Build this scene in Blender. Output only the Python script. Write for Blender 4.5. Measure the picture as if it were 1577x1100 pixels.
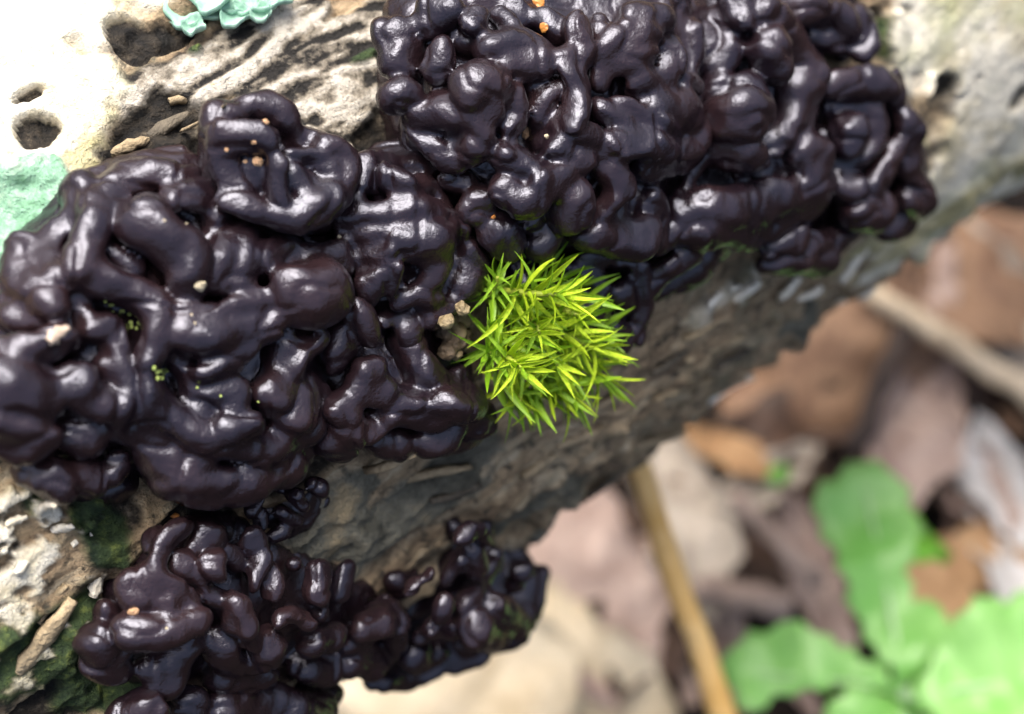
import bpy, math, random
import numpy as np
from mathutils import Vector, Matrix

# ---------------------------------------------------------------- scene, camera, light
sc = bpy.context.scene
for o in list(bpy.data.objects):
    bpy.data.objects.remove(o)
sc.unit_settings.scale_length = 0.1            # one unit is one decimetre: a close-up
W, H = 1577.0, 1100.0
PITCH = math.radians(66)
CAM_D = 2.0
FRAME_W = 1.3                                  # width of the picture at the aim point
cam_pos = np.array([0, -CAM_D * math.cos(PITCH), CAM_D * math.sin(PITCH)])
V_FWD = np.array([0, math.cos(PITCH), -math.sin(PITCH)])
V_RT = np.array([1.0, 0, 0])
V_UP = np.array([0, math.sin(PITCH), math.cos(PITCH)])
cd = bpy.data.cameras.new('camera')
cam = bpy.data.objects.new('camera', cd)
sc.collection.objects.link(cam)
cam.location = cam_pos
cam.rotation_euler = (math.pi / 2 - PITCH, 0, 0)
cd.sensor_width = 36
cd.lens = 36 * CAM_D / FRAME_W
cd.clip_start = 0.05
cd.clip_end = 500
cd.dof.use_dof = True
cd.dof.focus_distance = 1.80
APERTURE = 0.041                               # diameter of the opening, in units
cd.dof.aperture_fstop = cd.lens * 0.001 / APERTURE
sc.camera = cam

SUN_EL, SUN_AZ = math.radians(70), math.radians(-22)    # azimuth from +Y, towards -X when negative
wd = bpy.data.worlds.new('World')
sc.world = wd
wd.use_nodes = True
nt = wd.node_tree
bg = nt.nodes['Background']
sky = nt.nodes.new('ShaderNodeTexSky')
sky.sky_type = 'NISHITA'
sky.sun_disc = False
sky.sun_elevation = SUN_EL
sky.sun_rotation = SUN_AZ
sky.air_density = 1.0
sky.dust_density = 9.0
sky.ozone_density = 0.4
nt.links.new(sky.outputs[0], bg.inputs[0])
bg.inputs[1].default_value = 0.08
sd = bpy.data.lights.new('sun', 'SUN')
sd.energy = 1.5
sd.angle = math.radians(44)
sd.color = (1.0, 0.97, 0.93)
sun = bpy.data.objects.new('sun', sd)
sc.collection.objects.link(sun)
sdir = Vector((math.sin(SUN_AZ) * math.cos(SUN_EL), math.cos(SUN_AZ) * math.cos(SUN_EL), math.sin(SUN_EL)))
sun.rotation_euler = sdir.to_track_quat('Z', 'Y').to_euler()
sun.location = sdir * 8
vs = sc.view_settings
vs.view_transform = 'Standard'
vs.look = 'None'
vs.gamma = 1
vs.exposure = 1.95
vs.use_curve_mapping = False
sc.cycles.max_bounces = 8
sc.cycles.use_denoising = True

# ---------------------------------------------------------------- helpers
rng = np.random.default_rng(7)
random.seed(7)
C = sc.collection


def ray(px, py):
    x = (px - W / 2) / W * FRAME_W / CAM_D
    y = -(py - H / 2) / W * FRAME_W / CAM_D
    d = V_FWD + V_RT * x + V_UP * y
    return d / np.linalg.norm(d)


def at_z(px, py, z):
    d = ray(px, py)
    return cam_pos + d * ((z - cam_pos[2]) / d[2])


def at_depth(px, py, dep):
    d = ray(px, py)
    return cam_pos + d * (dep / (d @ V_FWD))


PXU = FRAME_W / W / CAM_D                      # units per pixel per unit of depth


def hash3(ix, iy, iz, seed):
    h = (ix.astype(np.int64) * 374761393 + iy.astype(np.int64) * 668265263 + iz.astype(np.int64) * 2147483647 + seed * 974634777) & 0xFFFFFFFF
    h = ((h ^ (h >> 13)) * 1274126177) & 0xFFFFFFFF
    h = ((h ^ (h >> 16)) * 2246822519) & 0xFFFFFFFF
    return ((h ^ (h >> 15)) & 0xFFFFFF) / float(0xFFFFFF)


def vnoise(p, seed=0):
    """value noise in -1..1 for points (n,3)"""
    f = np.floor(p)
    t = p - f
    t = t * t * t * (t * (t * 6 - 15) + 10)
    i = f.astype(np.int64)
    out = 0
    for dx in (0, 1):
        wx = t[:, 0] if dx else 1 - t[:, 0]
        for dy in (0, 1):
            wy = t[:, 1] if dy else 1 - t[:, 1]
            for dz in (0, 1):
                wz = t[:, 2] if dz else 1 - t[:, 2]
                out = out + wx * wy * wz * hash3(i[:, 0] + dx, i[:, 1] + dy, i[:, 2] + dz, seed)
    return out * 2 - 1


def fbm(p, oct=3, seed=0):
    a, s, tot = 1.0, 0, 0
    for k in range(oct):
        s = s + a * vnoise(p * (2.03 ** k) + 17.3 * k, seed + k)
        tot += a
        a *= 0.5
    return s / tot


def sstep(a, b, x):
    t = np.clip((x - a) / (b - a), 0, 1)
    return t * t * (3 - 2 * t)


def mesh_np(name, verts, faces, smooth=True):
    m = bpy.data.meshes.new(name)
    verts = np.asarray(verts, dtype=np.float32)
    faces = np.asarray(faces, dtype=np.int32)
    k = faces.shape[1]
    m.vertices.add(len(verts))
    m.vertices.foreach_set('co', verts.ravel())
    m.loops.add(faces.size)
    m.loops.foreach_set('vertex_index', faces.ravel())
    m.polygons.add(len(faces))
    m.polygons.foreach_set('loop_start', np.arange(0, faces.size, k, dtype=np.int32))
    m.polygons.foreach_set('loop_total', np.full(len(faces), k, dtype=np.int32))
    m.polygons.foreach_set('use_smooth', np.full(len(faces), smooth))
    m.update(calc_edges=True)
    m.validate()
    return m


def obj(name, mesh, mat=None, parent=None, label=None, cat=None, group=None, kind=None, loc=None):
    o = bpy.data.objects.new(name, mesh)
    C.objects.link(o)
    if mat is not None and mesh is not None and len(mesh.materials) == 0:
        mesh.materials.append(mat)
    if parent is not None:
        o.parent = parent
    if loc is not None:
        o.location = loc
    if label:
        o['label'] = label
    if cat:
        o['category'] = cat
    if group:
        o['group'] = group
    if kind:
        o['kind'] = kind
    return o


def attr(m, name, vals):
    a = m.attributes.new(name, 'FLOAT', 'POINT')
    a.data.foreach_set('value', np.asarray(vals, dtype=np.float32))


class Mat:
    def __init__(s, name):
        s.m = bpy.data.materials.new(name)
        s.m.use_nodes = True
        s.t = s.m.node_tree
        s.b = s.t.nodes['Principled BSDF']
        s.out = s.t.nodes['Material Output']

    def n(s, kind, **kw):
        nd = s.t.nodes.new(kind)
        for k, v in kw.items():
            setattr(nd, k, v)
        return nd

    def l(s, a, b):
        s.t.links.new(a, b)

    def coord(s, scale=(1, 1, 1), which='Object'):
        tc = s.n('ShaderNodeTexCoord')
        mp = s.n('ShaderNodeMapping')
        mp.inputs['Scale'].default_value = scale
        s.l(tc.outputs[which], mp.inputs[0])
        return mp.outputs[0]

    def noise(s, vec, scale, detail=4, rough=0.55, dist=0.0):
        nd = s.n('ShaderNodeTexNoise')
        nd.inputs['Scale'].default_value = scale
        nd.inputs['Detail'].default_value = detail
        nd.inputs['Roughness'].default_value = rough
        nd.inputs['Distortion'].default_value = dist
        s.l(vec, nd.inputs['Vector'])
        return nd.outputs[0]

    def ramp(s, fac, stops):
        r = s.n('ShaderNodeValToRGB')
        e = r.color_ramp.elements
        while len(e) < len(stops):
            e.new(0.5)
        for i, (p, c) in enumerate(stops):
            e[i].position = p
            e[i].color = tuple(c) + (1,) if len(c) == 3 else c
        s.l(fac, r.inputs[0])
        return r.outputs[0]

    def mix(s, fac, a, b, mode='MIX'):
        m = s.n('ShaderNodeMix', data_type='RGBA', blend_type=mode)
        for sock, v in ((m.inputs[0], fac), (m.inputs[6], a), (m.inputs[7], b)):
            if isinstance(v, (int, float)):
                sock.default_value = v
            elif isinstance(v, tuple):
                sock.default_value = v + (1,) if len(v) == 3 else v
            else:
                s.l(v, sock)
        return m.outputs[2]

    def math(s, op, a, b=0.0, clamp=False):
        m = s.n('ShaderNodeMath', operation=op, use_clamp=clamp)
        for sock, v in ((m.inputs[0], a), (m.inputs[1], b)):
            if isinstance(v, (int, float)):
                sock.default_value = v
            else:
                s.l(v, sock)
        return m.outputs[0]

    def at(s, name):
        a = s.n('ShaderNodeAttribute', attribute_name=name)
        return a.outputs['Fac']

    def bump(s, h, dist, strength=1.0, prev=None):
        b = s.n('ShaderNodeBump')
        b.inputs['Distance'].default_value = dist
        b.inputs['Strength'].default_value = strength
        s.l(h, b.inputs['Height'])
        if prev is not None:
            s.l(prev, b.inputs['Normal'])
        s.l(b.outputs[0], s.b.inputs['Normal'])
        return b.outputs[0]

    def set(s, **kw):
        for k, v in kw.items():
            sock = s.b.inputs[k.replace('_', ' ')]
            if isinstance(v, (int, float)):
                sock.default_value = v
            elif isinstance(v, tuple):
                sock.default_value = v + (1,) if len(v) == 3 and sock.type == 'RGBA' else v
            else:
                s.l(v, sock)
        return s


# ---------------------------------------------------------------- materials
def mat_fungus():
    M = Mat('jelly_fungus')
    v = M.coord()
    n1 = M.noise(v, 9, 3)
    col = M.ramp(n1, [(0.35, (0.0075, 0.0044, 0.0068)), (0.65, (0.0165, 0.0085, 0.0095))])
    rn = M.noise(v, 30, 4, 0.6)
    rough = M.ramp(rn, [(0.35, (0.18,) * 3), (0.7, (0.30,) * 3)])
    h1 = M.noise(v, 48, 2, 0.5)
    h2 = M.noise(v, 230, 3, 0.6)
    b = M.bump(h1, 0.0034, 0.5)
    M.bump(h2, 0.0015, 0.6, b)
    M.set(Base_Color=col, Roughness=rough, IOR=1.5)
    M.b.inputs['Specular IOR Level'].default_value = 0.62
    M.b.inputs['Specular Tint'].default_value = (0.80, 0.84, 1.0, 1)
    M.set(Subsurface_Weight=0.0)
    return M.m


def mat_log():
    M = Mat('birch_log')
    v = M.coord()
    tc = M.n('ShaderNodeAttribute', attribute_name='logco')
    lv = tc.outputs['Vector']
    mp = M.n('ShaderNodeMapping')
    mp.inputs['Scale'].default_value = (2.2, 12, 1)
    M.l(lv, mp.inputs[0])
    str_v = mp.outputs[0]                      # stretched along the trunk
    mp2 = M.n('ShaderNodeMapping')
    mp2.inputs['Scale'].default_value = (10, 2.4, 1)
    M.l(lv, mp2.inputs[0])
    ring_v = mp2.outputs[0]                    # stretched round the trunk
    fine = M.noise(v, 45, 6, 0.68)
    mid = M.noise(v, 13, 5, 0.6)
    st = M.noise(str_v, 3.2, 6, 0.65, 0.6)
    rg = M.noise(ring_v, 3.0, 5, 0.6, 0.3)
    # furrowed brown bark
    c = M.ramp(st, [(0.28, (0.05, 0.037, 0.025)), (0.41, (0.20, 0.145, 0.09)), (0.54, (0.38, 0.29, 0.18)), (0.68, (0.56, 0.48, 0.34))])
    c = M.mix(M.ramp(fine, [(0.36, (0.9,) * 3), (0.46, (0, 0, 0))]), c, (0.035, 0.032, 0.026))
    c = M.mix(M.ramp(mid, [(0.52, (0, 0, 0)), (0.66, (0.6,) * 3)]), c, (0.12, 0.125, 0.085))
    # bare weathered wood
    g = M.math('ADD', M.at('grain'), M.math('MULTIPLY', M.math('SUBTRACT', fine, 0.5), 1.9))
    wood = M.ramp(g, [(0.24, (0.012, 0.011, 0.010)), (0.42, (0.12, 0.105, 0.082)), (0.64, (0.25, 0.225, 0.18)), (0.95, (0.48, 0.45, 0.39))])
    c = M.mix(M.at('wood'), c, wood)
    # rotten dark bark
    dark = M.ramp(fine, [(0.42, (0.005, 0.0045, 0.004)), (0.58, (0.03, 0.024, 0.017)), (0.74, (0.17, 0.14, 0.10))])
    c = M.mix(M.at('dark'), c, dark)
    # grey-green slime and algae
    slime = M.ramp(mid, [(0.35, (0.05, 0.048, 0.036)), (0.52, (0.16, 0.155, 0.12)), (0.66, (0.32, 0.26, 0.16))])
    c = M.mix(M.at('slime'), c, slime)
    # white papery bark
    wh = M.ramp(M.noise(v, 10, 5, 0.6), [(0.28, (0.30, 0.29, 0.16)), (0.42, (0.58, 0.53, 0.38)), (0.54, (0.74, 0.71, 0.60))])
    crk = M.ramp(M.noise(v, 34, 6, 0.7, 0.8), [(0.30, (0.85,) * 3), (0.40, (0, 0, 0))])
    wh = M.mix(crk, wh, (0.16, 0.13, 0.08))
    wh = M.mix(M.ramp(M.noise(v, 5.5, 4, 0.6), [(0.52, (0, 0, 0)), (0.66, (0.75,) * 3)]), wh, (0.38, 0.40, 0.22))
    wh = M.mix(M.ramp(rg, [(0.66, (0, 0, 0)), (0.74, (0.6,) * 3)]), wh, (0.30, 0.27, 0.16))
    c = M.mix(M.at('white'), c, wh)
    yel = M.ramp(M.noise(v, 18, 4), [(0.35, (0.32, 0.29, 0.14)), (0.65, (0.52, 0.48, 0.30))])
    c = M.mix(M.at('olive'), c, yel)
    gr = M.ramp(fine, [(0.35, (0.010, 0.022, 0.010)), (0.55, (0.035, 0.06, 0.02)), (0.72, (0.16, 0.20, 0.05))])
    c = M.mix(M.at('green'), c, gr)
    cr = M.ramp(M.noise(v, 30, 5, 0.7), [(0.3, (0.10, 0.25, 0.13)), (0.5, (0.24, 0.45, 0.31)), (0.68, (0.46, 0.62, 0.48))])
    c = M.mix(M.at('crust'), c, cr)
    b = M.bump(fine, 0.03, 0.8)
    M.bump(M.noise(v, 140, 3, 0.6), 0.006, 0.6, b)
    M.set(Base_Color=c, Roughness=0.75)
    M.b.inputs['Specular IOR Level'].default_value = 0.3
    return M.m


def mat_simple(name, c1, c2, scale, rough=0.6, bump=0.01, translucent=0.0, spec=0.4, detail=4):
    M = Mat(name)
    v = M.coord()
    n = M.noise(v, scale, detail, 0.6)
    col = M.ramp(n, [(0.32, c1), (0.68, c2)])
    M.bump(M.noise(v, scale * 3, 4, 0.6), bump, 0.7)
    M.set(Base_Color=col, Roughness=rough)
    M.b.inputs['Specular IOR Level'].default_value = spec
    if translucent > 0:
        tr = M.n('ShaderNodeBsdfTranslucent')
        M.l(col, tr.inputs[0])
        mx = M.n('ShaderNodeMixShader')
        mx.inputs[0].default_value = translucent
        M.l(M.b.outputs[0], mx.inputs[1])
        M.l(tr.outputs[0], mx.inputs[2])
        M.l(mx.outputs[0], M.out.inputs[0])
    return M.m


FUNGUS = mat_fungus()
LOG = mat_log()
SOIL = mat_simple('soil', (0.006, 0.004, 0.0035), (0.022, 0.015, 0.011), 6, 0.9, 0.05, spec=0.2)

# ---------------------------------------------------------------- the log: frame and placing
R = 0.60
TILT = math.radians(8)


def axis_for(th):
    return np.array([math.cos(th) * math.cos(TILT), math.sin(th) * math.cos(TILT), -math.sin(TILT)])


TH = math.radians(40)
for _ in range(60):                            # yaw that gives the trunk its slope in the view
    a_ = axis_for(TH)
    TH += 0.5 * (0.66 - (a_ @ V_UP) / (a_ @ V_RT))
AX = axis_for(TH)
nv = -V_FWD - (-V_FWD @ AX) * AX
N0 = nv / np.linalg.norm(nv)                   # radial direction that faces the camera
B0 = np.cross(AX, N0)
if B0 @ V_UP > 0:
    B0 = -B0                                   # radial direction of the lower flank
PHI0 = math.asin(0.36 / R)
AO = -(R * (math.cos(PHI0) * N0 + math.sin(PHI0) * B0))   # a point of the axis; the aim point (origin) is on the surface


def hit(px, py, h=0.0):
    """point where the pixel's ray meets the trunk inflated by h (or passes closest to it)"""
    d = ray(px, py)
    o = cam_pos - AO
    dp = d - (d @ AX) * AX
    op = o - (o @ AX) * AX
    A = dp @ dp
    Bq = dp @ op
    Cq = op @ op - (R + h) ** 2
    D = Bq * Bq - A * Cq
    t = (-Bq - math.sqrt(max(D, 0))) / A
    return cam_pos + d * t


def logco(p):
    q = p - AO
    s = q @ AX
    r = q - np.outer(s, AX) if q.ndim == 2 else q - s * AX
    return s, np.arctan2(r @ B0, r @ N0), np.linalg.norm(r, axis=-1)


def normal_at(p):
    q = p - AO
    r = q - (q @ AX) * AX
    return r / np.linalg.norm(r)


# ---------------------------------------------------------------- the log: mesh
def blob_field(S, P, blobs):
    """blobs: (px, py, radius px along, radius px across) -> largest 1 - d"""
    f = np.full(S.shape, -9.0)
    for b in blobs:
        p = hit(b[0], b[1])
        s0, p0, _ = logco(p)
        dep = (p - cam_pos) @ V_FWD
        ra = b[2] * PXU * dep
        rb = (b[3] if len(b) > 3 else b[2]) * PXU * dep
        d = np.sqrt(((S - s0) / ra) ** 2 + ((P - p0) * R / rb) ** 2)
        f = np.maximum(f, 1 - d)
    return f


def build_log():
    s_vis = np.arange(-1.15, 1.9, 0.0042)
    s_all = np.concatenate([np.arange(-5.0, -1.15, 0.06), s_vis, np.arange(1.9, 13.0, 0.08)])
    p_vis = np.arange(math.radians(-88), math.radians(112), 0.0068)
    p_all = np.concatenate([p_vis, np.arange(math.radians(112), math.radians(272), 0.06)])
    S, P = np.meshgrid(s_all, p_all, indexing='ij')
    shp = S.shape
    S = S.ravel()
    P = P.ravel()
    cyl = np.stack([S, R * np.cos(P), R * np.sin(P)], 1)
    n_lo = fbm(cyl * 2.2, 3, 11)
    n_md = fbm(cyl * 9, 4, 21)
    n_hi = fbm(cyl * 26, 4, 31)
    rag = 0.45 * n_md + 0.55 * n_hi
    def zone(blobs, soft=0.06, k=1.0):
        return sstep(-soft, soft, blob_field(S, P, blobs) + k * rag)
    white = zone([(20, 20, 190, 150), (60, 170, 130, 120), (-150, 150, 260, 200), (180, -60, 160, 110), (70, 290, 70, 60),
                  (1480, 40, 150, 120), (1560, 160, 190, 140), (1480, 250, 110, 90), (1700, 0, 300, 260), (1700, 0, 300, 260), (1400, 350, 90, 60), (1350, 415, 60, 40), (1480, 320, 120, 70), (1580, 280, 150, 80), (1700, 240, 200, 90),
                  (1330, 430, 30, 14)], 0.12, 0.6)
    fleck = zone([(60, 800, 120, 60), (20, 870, 110, 80), (10, 980, 60, 110), (120, 900, 60, 40), (90, 1010, 60, 60), (1120, 452, 120, 22), (1330, 430, 70, 40)], 0.1) * sstep(0.05, 0.22, fbm(np.stack([S * 36, P * R * 44, 0 * S], 1), 4, 77))
    fleck *= np.where(S > 0, 0.55, 1.0)
    white = np.maximum(white, fleck)
    wood = zone([(470, 150, 200, 90), (560, 60, 160, 80), (380, 90, 120, 70), (270, 130, 110, 60), (500, 220, 120, 60), (600, 190, 70, 70), (450, 20, 100, 50)], 0.10, 0.8)
    dark = zone([(235, 195, 95, 50), (60, 200, 34, 34), (45, 150, 30, 12), (300, 225, 70, 22), (200, 60, 30, 45), (255, 55, 60, 22),
                 (1570, 145, 34, 30), (1440, 150, 46, 46), (1425, 200, 24, 20), (480, 700, 160, 40), (330, 790, 130, 50), (110, 1080, 130, 50), (600, 230, 40, 60),
                 (170, 790, 50, 60), (1340, 40, 28, 26)], 0.09, 0.9)
    slime = zone([(620, 800, 170, 70), (520, 800, 90, 60), (800, 800, 110, 50), (850, 860, 60, 40), (700, 730, 130, 40), (1240, 500, 60, 25)], 0.12, 0.9)
    green = zone([(120, 950, 70, 60), (40, 1010, 80, 80), (160, 830, 45, 60), (100, 740, 70, 30), (300, 75, 14, 10), (560, 85, 22, 9), (180, 1040, 90, 50), (10, 400, 40, 25),
                  (1370, 60, 40, 30)], 0.15, 1.0)
    olive = zone([(1450, 330, 170, 36), (1560, 280, 150, 40), (1330, 390, 60, 25), (1390, 250, 60, 60), (150, 240, 50, 40)], 0.25, 1.0)
    crust = zone([(30, 330, 75, 62), (-40, 350, 90, 90), (60, 280, 40, 34)], 0.12, 0.8)
    white0 = white
    white = white * (1 - dark)
    green = green * (1 - 0.8 * white)
    # curved grain of the bare wood, circling the knot scar under the fungus
    k = hit(560, 265)
    ks, kp, _ = logco(k)
    dx, dy = (S - ks), (P - kp) * R
    rr = np.sqrt((dx * 0.75) ** 2 + (dy * 1.15) ** 2) + 0.02 * n_md + 0.012 * n_lo
    ang = np.arctan2(dy, dx)
    grain = fbm(np.stack([rr * 85, ang * 3.5, np.zeros_like(rr)], 1), 3, 41) * 1.1 + 0.58 + 0.35 * n_md
    # furrows along the trunk
    warp = 0.05 * n_md
    fur = fbm(np.stack([S * 5.0, (P * R + warp) * 26, np.zeros_like(S)], 1), 3, 51)
    ridge = 1 - np.abs(fbm(np.stack([S * 7 + n_md, (P * R) * 17 + n_md, np.ones_like(S)], 1), 2, 61)) * 2.2
    furz = (1 - wood) * (1 - white) * (1 - 0.6 * crust)
    rad = R + 0.012 * n_lo + 0.004 * n_hi + sstep(0.9, 1.3, P) * (0.016 * n_md + 0.012 * n_hi)
    rad += furz * (0.018 * fur + 0.012 * n_md + 0.011 * n_hi - 0.006 * np.clip(ridge, 0, 1))
    rad += wood * (0.004 * (grain - 0.5) - 0.004)
    rad += white * (0.008 + 0.003 * n_md)
    rad += dark * (1 - 0.7 * sstep(0.0, 0.3, white0)) * (-0.016 + 0.010 * n_hi)
    rad += green * (0.006 + 0.010 * np.abs(n_hi))
    rad += crust * (0.008 + 0.020 * n_hi + 0.01 * n_md)
    holes = sstep(0.0, 0.9, blob_field(S, P, [(58, 205, 44, 44), (1572, 145, 44, 36), (45, 150, 34, 16)]) + 1.5 * rag)
    rad -= 0.004 * holes
    dark = np.maximum(dark, sstep(0.2, 0.6, holes))
    knob = sstep(0.0, 0.9, blob_field(S, P, [(1425, 150, 52, 48)]))
    rad += 0.03 * knob * (1 + 0.5 * n_hi)
    rad -= 0.05 * sstep(0, 0.6, blob_field(S, P, [(1428, 160, 20, 24)]))
    co = AO + np.outer(S, AX) + (rad * np.cos(P))[:, None] * N0 + (rad * np.sin(P))[:, None] * B0
    ns, npn = shp
    idx = np.arange(ns * npn).reshape(shp)
    a = idx[:-1, :]
    b = idx[1:, :]
    a2 = np.roll(a, -1, axis=1)
    b2 = np.roll(b, -1, axis=1)
    f = np.stack([a.ravel(), b.ravel(), b2.ravel(), a2.ravel()], 1)
    m = mesh_np('trunk', co, f)
    for nm, vals in (('white', white), ('wood', wood), ('dark', dark), ('slime', slime), ('green', green), ('olive', olive * (1 - dark)),
                     ('crust', crust), ('grain', grain)):
        attr(m, nm, np.clip(vals, 0, 1))
    lc = m.attributes.new('logco', 'FLOAT_VECTOR', 'POINT')
    lc.data.foreach_set('vector', np.stack([S, P * R, np.zeros_like(S)], 1).astype(np.float32).ravel())
    return m, (s_all, p_all, rad.reshape(shp))


log_mesh, LOGGRID = build_log()
# make normals point outwards whatever the frame's handedness
if (Vector(log_mesh.polygons[len(log_mesh.polygons) // 2].normal)).dot(Vector(normal_at(np.array(log_mesh.polygons[len(log_mesh.polygons) // 2].center)))) < 0:
    log_mesh.flip_normals()
log = obj('fallen_log', None, label='fallen birch log with white papery bark and dark rotting flank under the fungus', cat='log')
obj('trunk', log_mesh, LOG, log)


def log_radius(p):
    s, ph, _ = logco(p)
    i = int(np.clip(np.searchsorted(LOGGRID[0], s), 0, len(LOGGRID[0]) - 1))
    j = int(np.clip(np.searchsorted(LOGGRID[1], ph), 0, len(LOGGRID[1]) - 1))
    return LOGGRID[2][i, j]


# end grain faces
def log_end(s):
    n = 48
    vs_, fs = [AO + AX * s], []
    j = np.linspace(0, 2 * math.pi, n, endpoint=False)
    for t in j:
        vs_.append(AO + AX * s + (R - 0.004) * (math.cos(t) * N0 + math.sin(t) * B0))
    for q in range(n):
        fs.append((0, 1 + q, 1 + (q + 1) % n))
    return mesh_np('end_grain', np.array(vs_), np.array(fs), False)


ENDG = mat_simple('end_grain', (0.20, 0.14, 0.08), (0.38, 0.29, 0.18), 14, 0.85, 0.02)
for s_ in (-4.99, 12.95):
    obj('end_grain', log_end(s_), ENDG, log)

# ---------------------------------------------------------------- jelly fungus: distance field and surface nets
T1, T2, T3 = (0, 0), (500, 0), (977, 0)
T4, T5 = (0, 350), (500, 350)
T7, T8 = (0, 680), (500, 680)
TS = 600 / 1571.0


def inside(poly, x, y):
    c = False
    n = len(poly)
    for i in range(n):
        x1, y1 = poly[i]
        x2, y2 = poly[(i + 1) % n]
        if (y1 > y) != (y2 > y) and x < (x2 - x1) * (y - y1) / (y2 - y1) + x1:
            c = not c
    return c


def edge_dist(poly, x, y):
    best = 1e9
    n = len(poly)
    for i in range(n):
        x1, y1 = poly[i]
        x2, y2 = poly[(i + 1) % n]
        dx, dy = x2 - x1, y2 - y1
        t = max(0, min(1, ((x - x1) * dx + (y - y1) * dy) / (dx * dx + dy * dy + 1e-9)))
        best = min(best, math.hypot(x - x1 - t * dx, y - y1 - t * dy))
    return best


def surface_nets(vol, org, h):
    ins = vol < 0
    nx, ny, nz = vol.shape
    corner = [(i, j, k) for i in (0, 1) for j in (0, 1) for k in (0, 1)]
    cnt = np.zeros((nx - 1, ny - 1, nz - 1), np.int8)
    for i, j, k in corner:
        cnt += ins[i:nx - 1 + i, j:ny - 1 + j, k:nz - 1 + k]
    act = (cnt > 0) & (cnt < 8)
    cells = np.argwhere(act)
    vid = np.full(act.shape, -1, np.int64)
    vid[act] = np.arange(len(cells))
    acc = np.zeros((len(cells), 3))
    num = np.zeros(len(cells))
    for a in corner:
        for ax in range(3):
            if a[ax] == 1:
                continue
            b = list(a)
            b[ax] = 1
            va = vol[cells[:, 0] + a[0], cells[:, 1] + a[1], cells[:, 2] + a[2]]
            vb = vol[cells[:, 0] + b[0], cells[:, 1] + b[1], cells[:, 2] + b[2]]
            cross = (va < 0) != (vb < 0)
            t = np.where(cross, va / np.where(cross, va - vb, 1), 0)
            p = np.tile(np.array(a, float), (len(cells), 1))
            p[:, ax] = t
            acc[cross] += p[cross]
            num[cross] += 1
    v = org + (cells + acc / num[:, None]) * h
    quads = []
    for ax in range(3):
        sl0 = [slice(None)] * 3
        sl1 = [slice(None)] * 3
        sl0[ax] = slice(0, -1)
        sl1[ax] = slice(1, None)
        i0 = ins[tuple(sl0)]
        i1 = ins[tuple(sl1)]
        e = np.argwhere(i0 != i1)
        u, w = (ax + 1) % 3, (ax + 2) % 3
        ok = (e[:, u] > 0) & (e[:, w] > 0) & (e[:, u] < vol.shape[u] - 1) & (e[:, w] < vol.shape[w] - 1)
        e = e[ok]
        flip = i0[e[:, 0], e[:, 1], e[:, 2]]
        def c(du, dw):
            q = e.copy()
            q[:, u] -= du
            q[:, w] -= dw
            return vid[q[:, 0], q[:, 1], q[:, 2]]
        q = np.stack([c(1, 1), c(0, 1), c(0, 0), c(1, 0)], 1)
        q[~flip] = q[~flip][:, ::-1]
        quads.append(q)
    return v, np.concatenate(quads)


def smooth_mesh(v, f, it=2, lam=0.5):
    e = np.concatenate([f[:, [0, 1]], f[:, [1, 2]], f[:, [2, 3]], f[:, [3, 0]]])
    for _ in range(it):
        acc = np.zeros_like(v)
        num = np.zeros(len(v))
        for k in range(3):
            acc[:, k] = np.bincount(e[:, 0], v[e[:, 1], k], len(v)) + np.bincount(e[:, 1], v[e[:, 0], k], len(v))
        num = np.bincount(e[:, 0], minlength=len(v)) + np.bincount(e[:, 1], minlength=len(v))
        v = v + lam * (acc / np.maximum(num, 1)[:, None] - v)
    return v


def vert_normals(v, f):
    n = np.cross(v[f[:, 2]] - v[f[:, 0]], v[f[:, 3]] - v[f[:, 1]])
    acc = np.zeros_like(v)
    for k in range(3):
        for q in range(4):
            acc[:, k] += np.bincount(f[:, q], n[:, k], len(v))
    return acc / np.maximum(np.linalg.norm(acc, axis=1), 1e-12)[:, None]


DY = 0.34          # a lobe's crown lies a little below its highlight


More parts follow.
